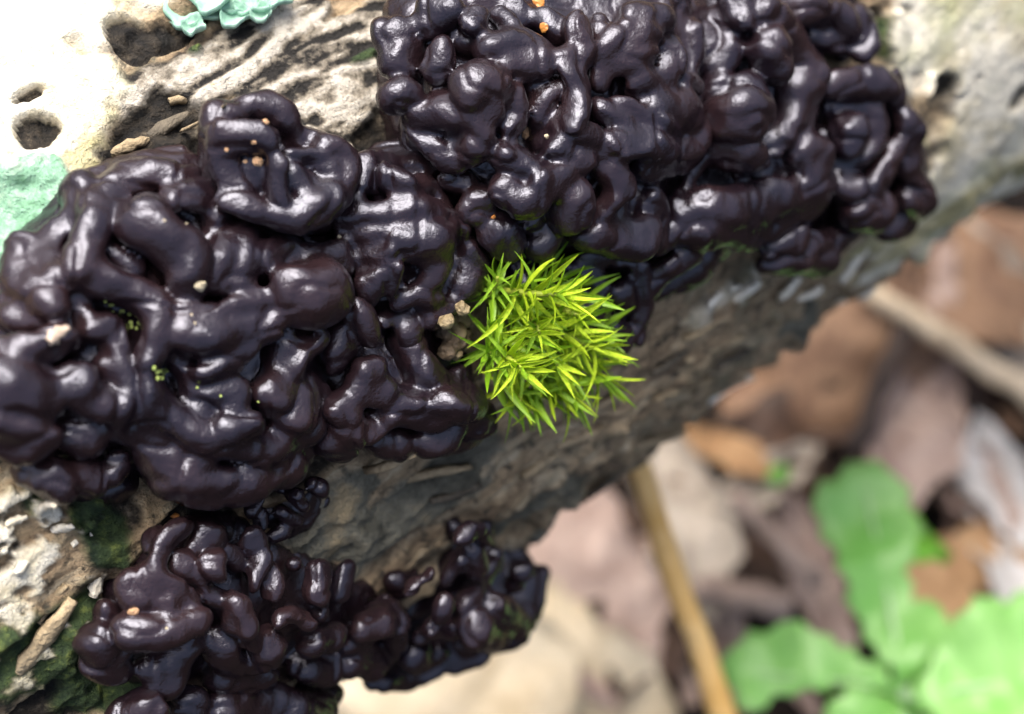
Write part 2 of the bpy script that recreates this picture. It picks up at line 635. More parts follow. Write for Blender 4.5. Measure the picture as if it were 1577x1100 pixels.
class Body:
    def __init__(s, poly, hb, ht=0.0, base_r=0.045, seed=1, fill=1.0, edge=0.5):
        s.poly, s.hb, s.ht, s.base_r, s.seed, s.fill, s.edge = poly, hb, ht, base_r, seed, fill, edge
        s.prims = []                           # (p0, p1, r0, r1, k)

    def height(s, x, y):
        d = edge_dist(s.poly, x, y) if inside(s.poly, x, y) else 0
        return s.hb * (s.edge + (1 - s.edge) * float(sstep(0, 95, np.array(d))))

    def ridge(s, tile, pts, r, dh=0.0, k=0.0032):
        rnd = random.Random(int(pts[0][0] * 7 + pts[0][1]))
        j = rnd.uniform(-0.016, 0.014)
        c3 = []
        for i, q in enumerate(pts):
            rr = (q[2] if len(q) > 2 else r) * TS * 1.28
            x = tile[0] + q[0] * TS
            y = tile[1] + q[1] * TS + DY * rr
            p = hit(x, y, s.height(x, y) + dh + j + 0.75 * rr * PXU * 2.0)
            dep = (p - cam_pos) @ V_FWD
            c3.append((p, rr * PXU * dep * rnd.uniform(0.88, 1.12)))
        if len(c3) == 1:
            s.prims.append((c3[0][0], c3[0][0] + 1e-5, c3[0][1], c3[0][1], k))
        # smooth the polyline a little
        if len(c3) > 2:
            d = []
            for i in range(len(c3) - 1):
                d.append(c3[i])
                d.append(((c3[i][0] + c3[i + 1][0]) / 2, (c3[i][1] + c3[i + 1][1]) / 2))
            d.append(c3[-1])
            P_ = [d[0]] + [((d[i - 1][0] + 2 * d[i][0] + d[i + 1][0]) / 4, (d[i - 1][1] + 2 * d[i][1] + d[i + 1][1]) / 4) for i in range(1, len(d) - 1)] + [d[-1]]
            c3 = P_
        for i in range(len(c3) - 1):
            s.prims.append((c3[i][0], c3[i + 1][0], c3[i][1], c3[i + 1][1], k if i == 0 else k))

    def build(s, h=0.0037):
        rnd = random.Random(s.seed)
        base = []
        xs = [p[0] for p in s.poly]
        ys = [p[1] for p in s.poly]
        step = 26
        x = min(xs)
        while x <= max(xs):
            y = min(ys)
            while y <= max(ys):
                jx, jy = x + rnd.uniform(-8, 8), y + rnd.uniform(-8, 8)
                if inside(s.poly, jx, jy) and edge_dist(s.poly, jx, jy) > 16:
                    d = edge_dist(s.poly, jx, jy)
                    hh = s.height(jx, jy)
                    r = min(s.base_r, (d + 4) * PXU * 2.0)
                    p = hit(jx, jy, max(hh - r - 0.026, -0.025))
                    n = normal_at(p)
                    q = AO + ((p - AO) @ AX) * AX + n * (R - 0.02)
                    base.append((p, q, r, r * 0.9, 0.02))
                y += step
            x += step
        # small in-between lobes
        nfill = int(s.fill * len(base) * 0.25)
        fills = []
        for _ in range(nfill):
            jx, jy = rnd.uniform(min(xs), max(xs)), rnd.uniform(min(ys), max(ys))
            if not inside(s.poly, jx, jy) or edge_dist(s.poly, jx, jy) < 14:
                continue
            r = rnd.uniform(0.012, 0.022)
            p = hit(jx, jy, s.height(jx, jy) - rnd.uniform(0.006, 0.018))
            an = rnd.uniform(0, 6.28)
            L = rnd.uniform(0, 0.03)
            p2 = p + L * (math.cos(an) * AX + math.sin(an) * B0)
            fills.append((p, p2, r, r * rnd.uniform(0.8, 1.1), 0.007))
        allp = base + fills + s.prims
        lo = np.min([np.minimum(a, b) - max(r0, r1) for a, b, r0, r1, _ in allp], axis=0) - 4 * h
        hi = np.max([np.maximum(a, b) + max(r0, r1) for a, b, r0, r1, _ in allp], axis=0) + 4 * h
        dim = np.ceil((hi - lo) / h).astype(int) + 1
        vol = np.full(dim, 0.05, np.float32)
        for a, b, r0, r1, k in allp:
            m = max(r0, r1) + 0.026
            i0 = np.maximum(np.floor((np.minimum(a, b) - m - lo) / h).astype(int), 0)
            i1 = np.minimum(np.ceil((np.maximum(a, b) + m - lo) / h).astype(int) + 1, dim)
            gx = (lo[0] + np.arange(i0[0], i1[0]) * h - a[0]).astype(np.float32)[:, None, None]
            gy = (lo[1] + np.arange(i0[1], i1[1]) * h - a[1]).astype(np.float32)[None, :, None]
            gz = (lo[2] + np.arange(i0[2], i1[2]) * h - a[2]).astype(np.float32)[None, None, :]
            ab = (b - a).astype(np.float32)
            t = np.clip((gx * ab[0] + gy * ab[1] + gz * ab[2]) / float(ab @ ab), 0, 1)
            d = np.sqrt((gx - t * ab[0]) ** 2 + (gy - t * ab[1]) ** 2 + (gz - t * ab[2]) ** 2) - (r0 + (r1 - r0) * t)
            sub = vol[i0[0]:i1[0], i0[1]:i1[1], i0[2]:i1[2]]
            q = np.maximum(k - np.abs(sub - d), 0) / k
            vol[i0[0]:i1[0], i0[1]:i1[1], i0[2]:i1[2]] = np.minimum(sub, d) - q * q * k * 0.25
        v, f = surface_nets(vol, lo, h)
        v = smooth_mesh(v, f, 2, 0.5)
        # organic unevenness: drift of the folds, then small puckers
        w = np.stack([vnoise(v * 17 + 3.1, s.seed), vnoise(v * 17 + 9.7, s.seed + 1), vnoise(v * 17 + 5.3, s.seed + 2)], 1)
        v = v + 0.009 * w
        w = np.stack([vnoise(v * 42 + 3.1, s.seed + 5), vnoise(v * 42 + 9.7, s.seed + 6), vnoise(v * 42 + 5.3, s.seed + 7)], 1)
        v = v + 0.0022 * w
        n = vert_normals(v, f)
        v = v + n * (0.0030 * vnoise(v * 24 + 7.7, s.seed + 13) + 0.0006 * vnoise(v * 50 + 2.2, s.seed + 14))[:, None]
        n = vert_normals(v, f)
        pk = np.abs(vnoise(v * 23 + 1.7, s.seed + 9))
        v = v - n * (0.0034 * np.maximum(0, 1 - pk * 5.0))[:, None]          # puckered creases
        v = v + n * (0.0007 * vnoise(v * 75, s.seed + 11))[:, None]
        v = smooth_mesh(v, f, 1, 0.35)
        return mesh_np('jelly_fungus', v, f)


bodies = []


def body(label, poly, hb, ridges, **kw):
    b = Body(poly, hb, **kw)
    for t, r, pts in ridges:
        b.ridge(t, pts, r)
    m = b.build()
    o = obj('jelly_fungus', m, FUNGUS, None, label, 'fungus', 'black jelly fungus fruiting bodies on the log')
    bodies.append(o)
    return o


# --- big brain-like body
body('large brain-like black jelly fungus with long winding folds and green specks', [(110, 290), (200, 255), (300, 245), (340, 330), (480, 350), (540, 400), (535, 465), (480, 520), (495, 640), (480, 680), (440, 735), (340, 765), (250, 760), (220, 700), (150, 680), (90, 650), (0, 690), (-60, 640), (-60, 470), (20, 420), (60, 350)], 0.088, [
    (T1, 66, [(330, 760), (360, 830)]),
    (T1, 70, [(640, 690), (520, 700), (450, 780), (390, 880), (340, 960), (320, 1050)]),
    (T4, 66, [(330, 110), (390, 170), (490, 210), (590, 260), (640, 330), (640, 420), (610, 510)]),
    (T1, 46, [(300, 880), (210, 950), (185, 1030), (210, 1110)]),
    (T4, 48, [(210, 190), (230, 250)]),
    (T4, 56, [(100, 90), (85, 190), (150, 260), (230, 290)]),
    (T4, 42, [(40, 310), (60, 350), (130, 390), (220, 370)]),
    (T4, 52, [(-40, 500), (80, 490), (190, 470), (250, 420)]),
    (T4, 84, [(-60, 590), (60, 600), (180, 620)]),
    (T4, 110, [(-20, 740), (90, 770)]),
    (T4, 36, [(300, 240), (330, 310), (350, 350)]),
    (T4, 50, [(360, 390), (430, 380), (450, 470), (475, 560), (520, 640), (570, 710)]),
    (T4, 54, [(570, 710), (640, 780), (720, 850), (790, 900)]),
    (T4, 58, [(300, 600), (320, 660), (390, 690)]),
    (T4, 74, [(300, 780), (350, 790)]),
    (T4, 38, [(410, 560), (440, 610)]),
    (T4, 50, [(480, 690), (450, 750), (540, 800), (620, 830)]),
    (T4, 82, [(640, 860), (690, 950), (810, 970), (950, 965), (1070, 955), (1140, 930)]),
    (T4, 66, [(670, 1010), (850, 1020), (1030, 995)]),
    (T4, 54, [(610, 600), (640, 680), (720, 770), (820, 820), (930, 850), (1060, 860), (1180, 830), (1250, 770), (1250, 670)]),
    (T4, 42, [(700, 490), (770, 560), (790, 640), (820, 720)]),
    (T4, 42, [(830, 570), (920, 540), (990, 470)]),
    (T4, 46, [(850, 650), (920, 620), (960, 650), (930, 720)]),
    (T4, 60, [(930, 790), (1010, 770)]),
    (T4, 60, [(1130, 420), (1150, 490), (1160, 570), (1110, 640)]),
    (T4, 60, [(1240, 440), (1200, 520)]),
    (T4, 76, [(1200, 630), (1170, 730)]),
    (T4, 50, [(1060, 630), (1100, 720)]),
    (T4, 52, [(730, 300), (770, 340), (880, 330), (990, 275), (1080, 270)]),
    (T4, 66, [(750, 390), (850, 430), (960, 395), (1060, 360)]),
    (T4, 56, [(860, 170), (900, 70), (950, 40), (980, 110), (960, 190)]),
    (T4, 52, [(1060, 120), (1150, 80), (1240, 95)]),
    (T4, 50, [(1310, 110), (1380, 80), (1390, 150)]),
    (T4, 120, [(1200, 220), (1290, 210)]),
    (T1, 80, [(590, 850), (650, 890), (700, 960)]),
    (T1, 56, [(700, 770), (820, 760), (860, 830)]),
    (T1, 76, [(720, 930), (760, 1000), (740, 1080)]),
    (T1, 36, [(830, 930), (890, 900), (950, 930)]),
    (T1, 36, [(640, 720), (740, 690)]),
    (T1, 40, [(480, 1000), (540, 1040)]),
], seed=3, fill=0.5)

body('round knobbly jelly fungus with tan crumbs, perched above the brain-like body', [(325, 190), (380, 150), (440, 150), (450, 190), (520, 220), (545, 260), (530, 320), (470, 345), (380, 325), (330, 270)], 0.125, [
    (T1, 42, [(1010, 400), (1090, 385), (1145, 420), (1145, 470)]),
    (T1, 58, [(880, 470), (960, 450)]),
    (T1, 54, [(890, 540), (960, 530), (1060, 530)]),
    (T1, 42, [(1180, 530), (1250, 550)]),
    (T1, 40, [(1280, 570), (1360, 600), (1405, 690), (1380, 770)]),
    (T1, 40, [(1170, 620), (1270, 610), (1345, 720), (1340, 810)]),
    (T1, 44, [(900, 620), (940, 710), (980, 790)]),
    (T1, 44, [(1030, 650), (1050, 780)]),
    (T1, 40, [(1110, 640), (1140, 780)]),
    (T1, 50, [(1190, 680), (1240, 760)]),
    (T1, 56, [(930, 790), (1020, 840), (1130, 850), (1240, 830), (1330, 780)]),
], seed=5, fill=0.3, edge=0.75)

body('wrinkled jelly fungus wedged between the brain-like body and the moss tuft', [(540, 240), (640, 235), (680, 280), (730, 340), (735, 430), (700, 470), (600, 500), (520, 560), (490, 540), (500, 500), (550, 470), (545, 390), (520, 340), (550, 300)], 0.10, [
    (T2, 54, [(70, 850), (200, 845), (330, 825), (430, 855), (520, 890)]),
    (T2, 40, [(220, 640), (290, 640), (370, 660), (430, 690)]),
    (T2, 56, [(260, 700), (320, 740)]),
    (T2, 42, [(350, 750), (430, 740), (480, 810)]),
    (T2, 42, [(160, 640), (140, 720), (100, 790)]),
    (T2, 36, [(90, 640), (60, 720)]),
    (T2, 66, [(100, 930), (250, 935), (430, 945)]),
    (T5, 56, [(170, 110), (250, 95)]),
    (T5, 64, [(560, 70), (590, 130), (555, 200)]),
    (T5, 50, [(190, 220), (240, 180)]),
    (T5, 42, [(330, 260), (420, 225), (430, 270)]),
    (T5, 30, [(290, 220), (320, 160)]),
    (T5, 48, [(110, 330), (160, 370), (180, 430)]),
    (T5, 64, [(30, 430), (60, 500)]),
    (T5, 50, [(450, 330), (500, 300)]),
    (T5, 44, [(250, 330), (330, 330)]),
    (T5, 40, [(460, 130), (440, 180)]),
], seed=8, fill=0.7)

body('low brown-black jelly fungus with small bottom lobes beside the soil crumb', [(510, 500), (600, 490), (690, 500), (720, 580), (750, 630), (740, 680), (680, 695), (600, 690), (540, 680), (490, 690), (500, 640), (480, 540)], 0.075, [
    (T5, 54, [(330, 420), (380, 480), (400, 560), (480, 620)]),
    (T5, 50, [(170, 580), (220, 560)]),
    (T5, 58, [(140, 630), (260, 635)]),
    (T5, 36, [(520, 600), (545, 570)]),
    (T5, 74, [(300, 690), (400, 700)]),
    (T5, 56, [(220, 835), (300, 845)]),
    (T5, 56, [(430, 840), (480, 830)]),
    (T5, 56, [(530, 760), (620, 730)]),
    (T5, 40, [(190, 790), (240, 780)]),
    (T5, 74, [(60, 700), (90, 790)]),
    (T5, 60, [(20, 840), (60, 860)]),
    (T5, 44, [(440, 760), (460, 730)]),
    (T5, 70, [(560, 680), (480, 690)]),
    (T5, 44, [(590, 800), (640, 780)]),
], seed=13, fill=0.6)

body('largest knobbly jelly fungus above the moss tuft with crumpled glossy lobes', [(600, 30), (640, -50), (1080, -50), (1090, 60), (1085, 210), (1040, 270), (1030, 350), (1000, 382), (920, 380), (850, 370), (745, 388), (735, 330), (690, 280), (620, 230), (630, 170), (600, 120)], 0.125, [
    (T2, 72, [(270, 120), (330, 150), (310, 210)]),
    (T2, 50, [(370, 70), (450, 70)]),
    (T2, 46, [(490, 180), (500, 220), (450, 240)]),
    (T2, 60, [(410, 0), (520, 20)]),
    (T2, 40, [(620, 40), (610, 90)]),
    (T2, 44, [(700, 40), (730, 80)]),
    (T2, 66, [(690, 170), (780, 150), (850, 190), (830, 240), (740, 240)]),
    (T2, 68, [(560, 320), (620, 290), (680, 320)]),
    (T2, 80, [(430, 420), (530, 410), (640, 390)]),
    (T2, 44, [(610, 460), (650, 500)]),
    (T2, 66, [(570, 570), (600, 540)]),
    (T2, 42, [(770, 380), (795, 440), (760, 490)]),
    (T2, 30, [(740, 320), (800, 340)]),
    (T2, 54, [(980, 260), (1040, 310), (1010, 400), (980, 480)]),
    (T2, 42, [(930, 350), (870, 390), (850, 450)]),
    (T2, 56, [(960, 490), (1000, 540), (1060, 560)]),
    (T2, 52, [(1040, 200), (960, 200)]),
    (T2, 40, [(870, 60), (930, 100)]),
    (T2, 44, [(1000, 90), (1020, 130)]),
    (T2, 40, [(1090, 100), (1080, 160)]),
    (T2, 54, [(1130, 190), (1200, 130), (1310, 120)]),
    (T2, 48, [(1230, 60), (1360, 55)]),
    (T2, 50, [(1200, 220), (1310, 215)]),
    (T2, 46, [(1390, 170), (1400, 250), (1370, 330)]),
    (T2, 40, [(1480, 110), (1495, 220), (1480, 300)]),
    (T2, 36, [(1430, 330), (1500, 335)]),
    (T2, 62, [(1340, 430), (1440, 420), (1500, 470), (1490, 530)]),
    (T2, 42, [(1190, 410), (1280, 470)]),
    (T2, 42, [(1120, 430), (1200, 490)]),
    (T2, 40, [(1130, 260), (1120, 300)]),
    (T2, 60, [(1270, 300), (1320, 350)]),
    (T2, 66, [(1180, 580), (1290, 560), (1400, 575), (1490, 570)]),
    (T2, 64, [(1270, 650), (1380, 650), (1460, 610)]),
    (T2, 52, [(1110, 620), (1130, 690), (1190, 750)]),
    (T2, 40, [(930, 580), (990, 630), (1040, 660)]),
    (T2, 50, [(930, 730), (970, 700)]),
    (T2, 58, [(720, 590), (800, 640), (870, 680)]),
    (T2, 52, [(720, 740), (780, 790), (850, 770), (885, 710)]),
    (T2, 64, [(690, 900), (740, 960)]),
    (T2, 54, [(920, 900), (880, 960)]),
    (T2, 48, [(1150, 790), (1110, 850)]),
    (T2, 72, [(1090, 910), (1180, 920), (1270, 930)]),
    (T2, 58, [(1310, 790), (1345, 850), (1330, 920)]),
    (T2, 36, [(380, 520), (400, 560)]),
    (T2, 42, [(440, 590), (510, 640)]),
    (T2, 38, [(490, 710), (560, 720)]),
    (T2, 30, [(510, 550), (530, 570)]),
    (T2, 50, [(330, 330), (290, 360)]),
    (T2, 70, [(980, 820), (1000, 780)]),
    (T2, 50, [(620, 780), (600, 840)]),
], seed=21, fill=0.6, edge=0.62)

body('thin dark jelly fungus flap hanging behind the bright green moss', [(850, 385), (985, 390), (990, 480), (970, 542), (900, 535), (760, 480), (745, 400)], 0.075, [
    (T5, 44, [(950, 130), (1040, 160), (1100, 220)]),
    (T5, 38, [(1050, 100), (1170, 120)]),
    (T5, 38, [(1220, 130), (1260, 200), (1270, 300), (1245, 420)]),
    (T5, 46, [(1180, 250), (1200, 290)]),
    (T5, 46, [(1080, 310), (1110, 360)]),
    (T5, 62, [(1140, 420), (1180, 450)]),
    (T5, 50, [(900, 160), (860, 220)]),
    (T5, 60, [(760, 120), (800, 200)]),
    (T5, 60, [(950, 300), (1000, 380)]),
], seed=27, fill=0.6)

body('smooth jelly fungus with a broad U-shaped lower fold and heart-like knob', [(1060, -50), (1230, -50), (1255, 100), (1250, 180), (1262, 260), (1220, 330), (1130, 362), (1080, 430), (1000, 490), (990, 400), (1040, 300), (1080, 220), (1090, 60)], 0.095, [
    (T3, 54, [(220, 30), (280, 120), (300, 220)]),
    (T3, 58, [(370, 70), (385, 150), (350, 230)]),
    (T3, 32, [(470, 200), (530, 270), (545, 310)]),
    (T3, 54, [(340, 330), (370, 380)]),
    (T3, 60, [(450, 340), (480, 390)]),
    (T3, 92, [(400, 430), (440, 420)]),
    (T3, 64, [(490, 30), (570, 80), (650, 150), (685, 220), (670, 290), (640, 360), (620, 440), (580, 520)]),
    (T3, 48, [(700, 240), (715, 330), (690, 420), (640, 500)]),
    (T3, 80, [(540, 170), (560, 230)]),
    (T3, 72, [(200, 820), (300, 815), (420, 800), (550, 795), (650, 750), (705, 680), (700, 600), (660, 570)]),
    (T3, 66, [(260, 890), (400, 905), (550, 880), (670, 800), (725, 710)]),
    (T3, 34, [(420, 670), (490, 640)]),
    (T3, 40, [(260, 640), (200, 750)]),
    (T3, 50, [(60, 960), (170, 900)]),
    (T3, 50, [(130, 1060), (200, 1000), (250, 960)]),
    (T3, 50, [(60, 1150), (100, 1080)]),
    (T3, 60, [(340, 560), (440, 590)]),
    (T3, 50, [(420, -20), (440, 60)]),
], seed=31, fill=0.35, edge=0.6)

body('jelly fungus with a curled spiral fold, beside the pale bare bark', [(1270, 130), (1320, 90), (1390, 120), (1408, 180), (1430, 290), (1390, 342), (1320, 348), (1260, 408), (1180, 408), (1150, 370), (1220, 340), (1260, 260), (1255, 170)], 0.09, [
    (T3, 56, [(820, 300), (920, 290), (1000, 330)]),
    (T3, 44, [(1030, 310), (1040, 380)]),
    (T3, 44, [(850, 450), (815, 410), (880, 380), (955, 440), (965, 540), (930, 610), (830, 620), (750, 570)]),
    (T3, 50, [(1080, 460), (1110, 550), (1100, 640), (1140, 710), (1135, 780)]),
    (T3, 50, [(1070, 780), (1150, 800)]),
    (T3, 66, [(1000, 870), (1080, 870)]),
    (T3, 48, [(960, 730), (1030, 640), (1035, 570)]),
    (T3, 74, [(900, 820), (970, 810)]),
    (T3, 54, [(690, 960), (760, 970), (850, 900)]),
    (T3, 54, [(560, 1040), (680, 1040), (760, 1020)]),
    (T3, 60, [(860, 540), (880, 500)]),
    (T3, 50, [(560, 960), (640, 940)]),
    (T3, 50, [(830, 700), (880, 720)]),
], seed=37, fill=0.35, edge=0.6)

body('small smooth jelly fungus lobe tucked above the curled spiral fold', [(1215, -50), (1325, -50), (1318, 60), (1345, 90), (1300, 100), (1255, 95)], 0.085, [
    (T3, 60, [(640, 20), (740, 20), (830, 20), (850, 80)]),
    (T3, 50, [(730, 130), (800, 165), (860, 150)]),
    (T3, 40, [(900, 200), (930, 170)]),
    (T3, 46, [(930, 60), (940, 110)]),
], seed=41, fill=0.5)

body('drooping jelly fungus cluster under the log with shiny zigzag folds', [(220, 825), (300, 795), (370, 800), (410, 835), (470, 855), (560, 885), (640, 905), (660, 960), (610, 1018), (540, 1010), (480, 1035), (420, 1055), (340, 1040), (250, 1045), (180, 1030), (150, 980), (175, 900)], 0.062, [
    (T7, 42, [(590, 390), (620, 370)]),
    (T7, 38, [(740, 340), (660, 410), (615, 470), (670, 550), (730, 600), (760, 670)]),
    (T7, 38, [(690, 620), (680, 690)]),
    (T7, 52, [(545, 520), (580, 600)]),
    (T7, 44, [(830, 340), (880, 370), (820, 400)]),
    (T7, 38, [(880, 450), (850, 490), (890, 520)]),
    (T7, 36, [(1010, 350), (1030, 380)]),
    (T7, 34, [(940, 420), (980, 460)]),
    (T7, 34, [(1070, 440), (1045, 540)]),
    (T7, 34, [(1095, 490), (1110, 580)]),
    (T7, 30, [(1180, 500)]),
    (T7, 50, [(1280, 500), (1280, 560)]),
    (T7, 38, [(1390, 480), (1360, 590)]),
    (T7, 42, [(820, 600), (890, 630)]),
    (T7, 64, [(940, 640), (960, 690)]),
    (T7, 50, [(450, 640), (470, 670)]),
    (T7, 64, [(540, 750), (650, 740), (760, 720)]),
    (T7, 70, [(600, 870), (700, 860), (760, 810)]),
    (T7, 60, [(630, 920), (700, 920)]),
    (T7, 54, [(910, 780), (890, 840), (960, 880), (1060, 850), (1080, 780)]),
    (T7, 40, [(1010, 700), (1030, 760)]),
    (T7, 60, [(900, 930), (1050, 920)]),
    (T7, 34, [(1150, 700), (1180, 670), (1230, 700)]),
    (T7, 30, [(1270, 670), (1310, 650)]),
    (T7, 52, [(1240, 780), (1350, 770)]),
    (T7, 62, [(1220, 880), (1310, 870)]),
    (T7, 54, [(1420, 780), (1500, 820), (1560, 800)]),
    (T7, 50, [(1420, 870), (1500, 880)]),
    (T7, 50, [(1490, 720), (1560, 650), (1600, 700)]),
    (T8, 46, [(100, 790), (160, 830), (230, 850), (290, 800), (290, 700)]),
    (T8, 46, [(150, 720), (230, 700)]),
    (T7, 56, [(420, 860), (450, 900)]),
    (T7, 64, [(400, 760), (430, 800)]),
    (T7, 40, [(740, 470), (800, 520)]),
], seed=43, fill=0.2)

body('jelly fungus with pea-sized lobes at the lower rim of the log', [(690, 800), (750, 795), (770, 860), (840, 860), (845, 900), (820, 965), (760, 1010), (650, 1045), (560, 1050), (550, 1010), (600, 980), (600, 920), (570, 880), (660, 870)], 0.085, [
    (T8, 34, [(570, 390), (610, 350), (650, 390)]),
    (T8, 54, [(600, 430), (600, 480)]),
    (T8, 34, [(480, 540), (535, 490)]),
    (T8, 40, [(480, 650)]),
    (T8, 40, [(570, 640), (640, 570), (680, 480)]),
    (T8, 34, [(350, 560)]), (T8, 26, [(410, 530)]), (T8, 36, [(380, 760)]),
    (T8, 48, [(350, 840), (390, 860), (450, 820)]),
    (T8, 48, [(570, 780), (580, 800)]),
    (T8, 42, [(640, 820)]),
    (T8, 52, [(700, 640), (760, 720)]),
    (T8, 40, [(760, 570)]), (T8, 36, [(790, 520)]),
    (T8, 40, [(870, 530), (865, 640), (820, 690)]),
    (T8, 74, [(600, 700), (660, 720)]),
    (T8, 60, [(700, 770), (760, 760)]),
    (T8, 46, [(200, 940), (330, 940), (440, 890)]),
    (T8, 46, [(520, 860), (620, 850)]),
    (T8, 44, [(430, 720), (500, 740)]),
], seed=47, fill=0.15, base_r=0.04)

body('tiny beaded black jelly fungus patch between the brain-like body and zigzag cluster', [(385, 770), (440, 735), (500, 730), (525, 750), (490, 790), (450, 835), (400, 825)], 0.022, [
    (T7, 26, [(1120, 170), (1140, 190)]), (T7, 30, [(1190, 210), (1220, 230)]), (T7, 30, [(1070, 290), (1080, 320)]), (T7, 28, [(1120, 370), (1150, 350)]),
    (T7, 26, [(1020, 270), (1050, 240)]), (T7, 26, [(1240, 150), (1290, 170)]), (T7, 26, [(1150, 280), (1200, 300)]),
], seed=67, fill=0.3, base_r=0.025)

body('shaded jelly fungus lobe hanging lowest, beneath the zigzag cluster', [(180, 1060), (320, 1050), (420, 1070), (530, 1030), (520, 1080), (480, 1140), (200, 1140)], 0.06, [
    (T7, 74, [(900, 1030), (1000, 1020), (1100, 1060)]),
    (T7, 56, [(1240, 1000), (1330, 990)]),
    (T7, 70, [(1150, 1080), (1280, 1060)]),
    (T7, 74, [(600, 1050), (500, 1090)]),
    (T7, 60, [(760, 1040), (800, 1090)]),
], seed=53, fill=0.3)

body('translucent brown jelly fungus bulges below the large brain-like body', [(10, 700), (100, 690), (210, 700), (235, 755), (160, 768), (60, 762)], 0.05, [
    (T7, 48, [(60, 90), (90, 120)]),
    (T7, 72, [(180, 120), (230, 140)]),
    (T7, 72, [(330, 110), (380, 120)]),
    (T7, 56, [(500, 60), (480, 100)]),
], seed=59, fill=0.3)

# ---------------------------------------------------------------- surface lookup: first surface along a pixel's ray
from mathutils.bvhtree import BVHTree
_bvh = []
for o in bodies:
    me = o.data
    _bvh.append(BVHTree.FromPolygons([v.co for v in me.vertices], [p.vertices[:] for p in me.polygons]))


def on_surface(px, py):
    d = Vector(ray(px, py))
    o = Vector(cam_pos)
    best = None
    for t in _bvh:
        loc, nor, _, dist = t.ray_cast(o, d)
        if loc is not None and (best is None or dist < best[2]):
            best = (loc, nor, dist)
    if best is None:
        p = hit(px, py)
        r = log_radius(p)
        p = hit(px, py, r - R)
        return np.array(p), normal_at(p)
    n = np.array(best[1])
    if n @ np.array(d) > 0:
        n = -n
    return np.array(best[0]), n


# ---------------------------------------------------------------- moss
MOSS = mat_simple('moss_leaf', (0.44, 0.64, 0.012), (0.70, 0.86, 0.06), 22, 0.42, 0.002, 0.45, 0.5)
MOSS_D = mat_simple('moss_leaf_shaded', (0.18, 0.38, 0.012), (0.36, 0.58, 0.03), 22, 0.42, 0.002, 0.4, 0.5)  # darker copy of the moss leaf, shade painted into its colour
STEM = mat_simple('moss_stem', (0.18, 0.24, 0.02), (0.30, 0.34, 0.04), 30, 0.6, 0.002)


def leaf_blade(curve, width, fold, twist, name='leaf'):
    """unit-length lanceolate blade along +Y, folded on its midrib, curving towards +Z"""
    n = 9
    v, f = [], []
    for i in range(n + 1):
        t = i / n
        w = width * 1.75 * (t + 0.10) ** 0.45 * (1 - t) ** 0.9
        if i == n:
            w = 0.003
        ang = curve * t
        y = t * (1 - 0.10 * abs(curve) * t)
        z = 0.5 * curve * t * t
        tw = twist * t
        for sx in (-1, 0, 1):
            x = sx * w
            zz = z + abs(sx) * w * fold
            x2 = x * math.cos(tw)
            v.append((x2, y, zz + x * math.sin(tw)))
    for i in range(n):
        for k in range(2):
            a = i * 3 + k
            f.append((a, a + 1, a + 4, a + 3))
    nb = len(v)
    v += [(x, y, z - 0.006) for x, y, z in v]
    f += [(d + nb, c + nb, b + nb, a + nb) for a, b, c, d in f]
    return mesh_np(name, v, f)


leaf_var = [leaf_blade(c, w, fo, t) for c, w, fo, t in ((-0.45, 0.075, 0.6, 0.5), (-0.9, 0.062, 0.8, -0.7), (0.25, 0.082, 0.5, 0.6), (-0.2, 0.058, 0.9, -0.4), (-1.2, 0.068, 0.7, 0.9), (0.6, 0.065, 0.6, -0.8))]
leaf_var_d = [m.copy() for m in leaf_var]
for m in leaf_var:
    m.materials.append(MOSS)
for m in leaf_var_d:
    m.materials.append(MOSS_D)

moss_base, moss_n = hit(790, 500, 0.0), normal_at(hit(790, 500))
moss = obj('moss_tuft', None, label='bright yellow-green moss tuft growing between the jelly fungus bodies', cat='moss', loc=moss_base)


def tube(name, pts, radii, n=8):
    v, f = [], []
    pts = [np.asarray(p, float) for p in pts]
    for i, p in enumerate(pts):
        d = pts[min(i + 1, len(pts) - 1)] - pts[max(i - 1, 0)]
        d /= np.linalg.norm(d) + 1e-12
        u = np.cross(d, [0.3, 0.2, 0.93])
        u /= np.linalg.norm(u) + 1e-12
        w = np.cross(d, u)
        for k in range(n):
            a = 2 * math.pi * k / n
            v.append(p + radii[i] * (math.cos(a) * u + math.sin(a) * w))
    for i in range(len(pts) - 1):
        for k in range(n):
            k2 = (k + 1) % n
            f.append((i * n + k, i * n + k2, (i + 1) * n + k2, (i + 1) * n + k))
    q0, q1 = len(v), len(v) + 1
    v += [pts[0], pts[-1]]
    e = (len(pts) - 1) * n
    for k in range(n):
        k2 = (k + 1) % n
        f.append((q0, k2, k, k))
        f.append((q1, e + k, e + k2, e + k2))
    m = bpy.data.meshes.new(name)
    m.from_pydata([tuple(x) for x in v], [], [tuple(dict.fromkeys(q)) for q in f])
    for p in m.polygons:
        p.use_smooth = True
    m.update()
    return m


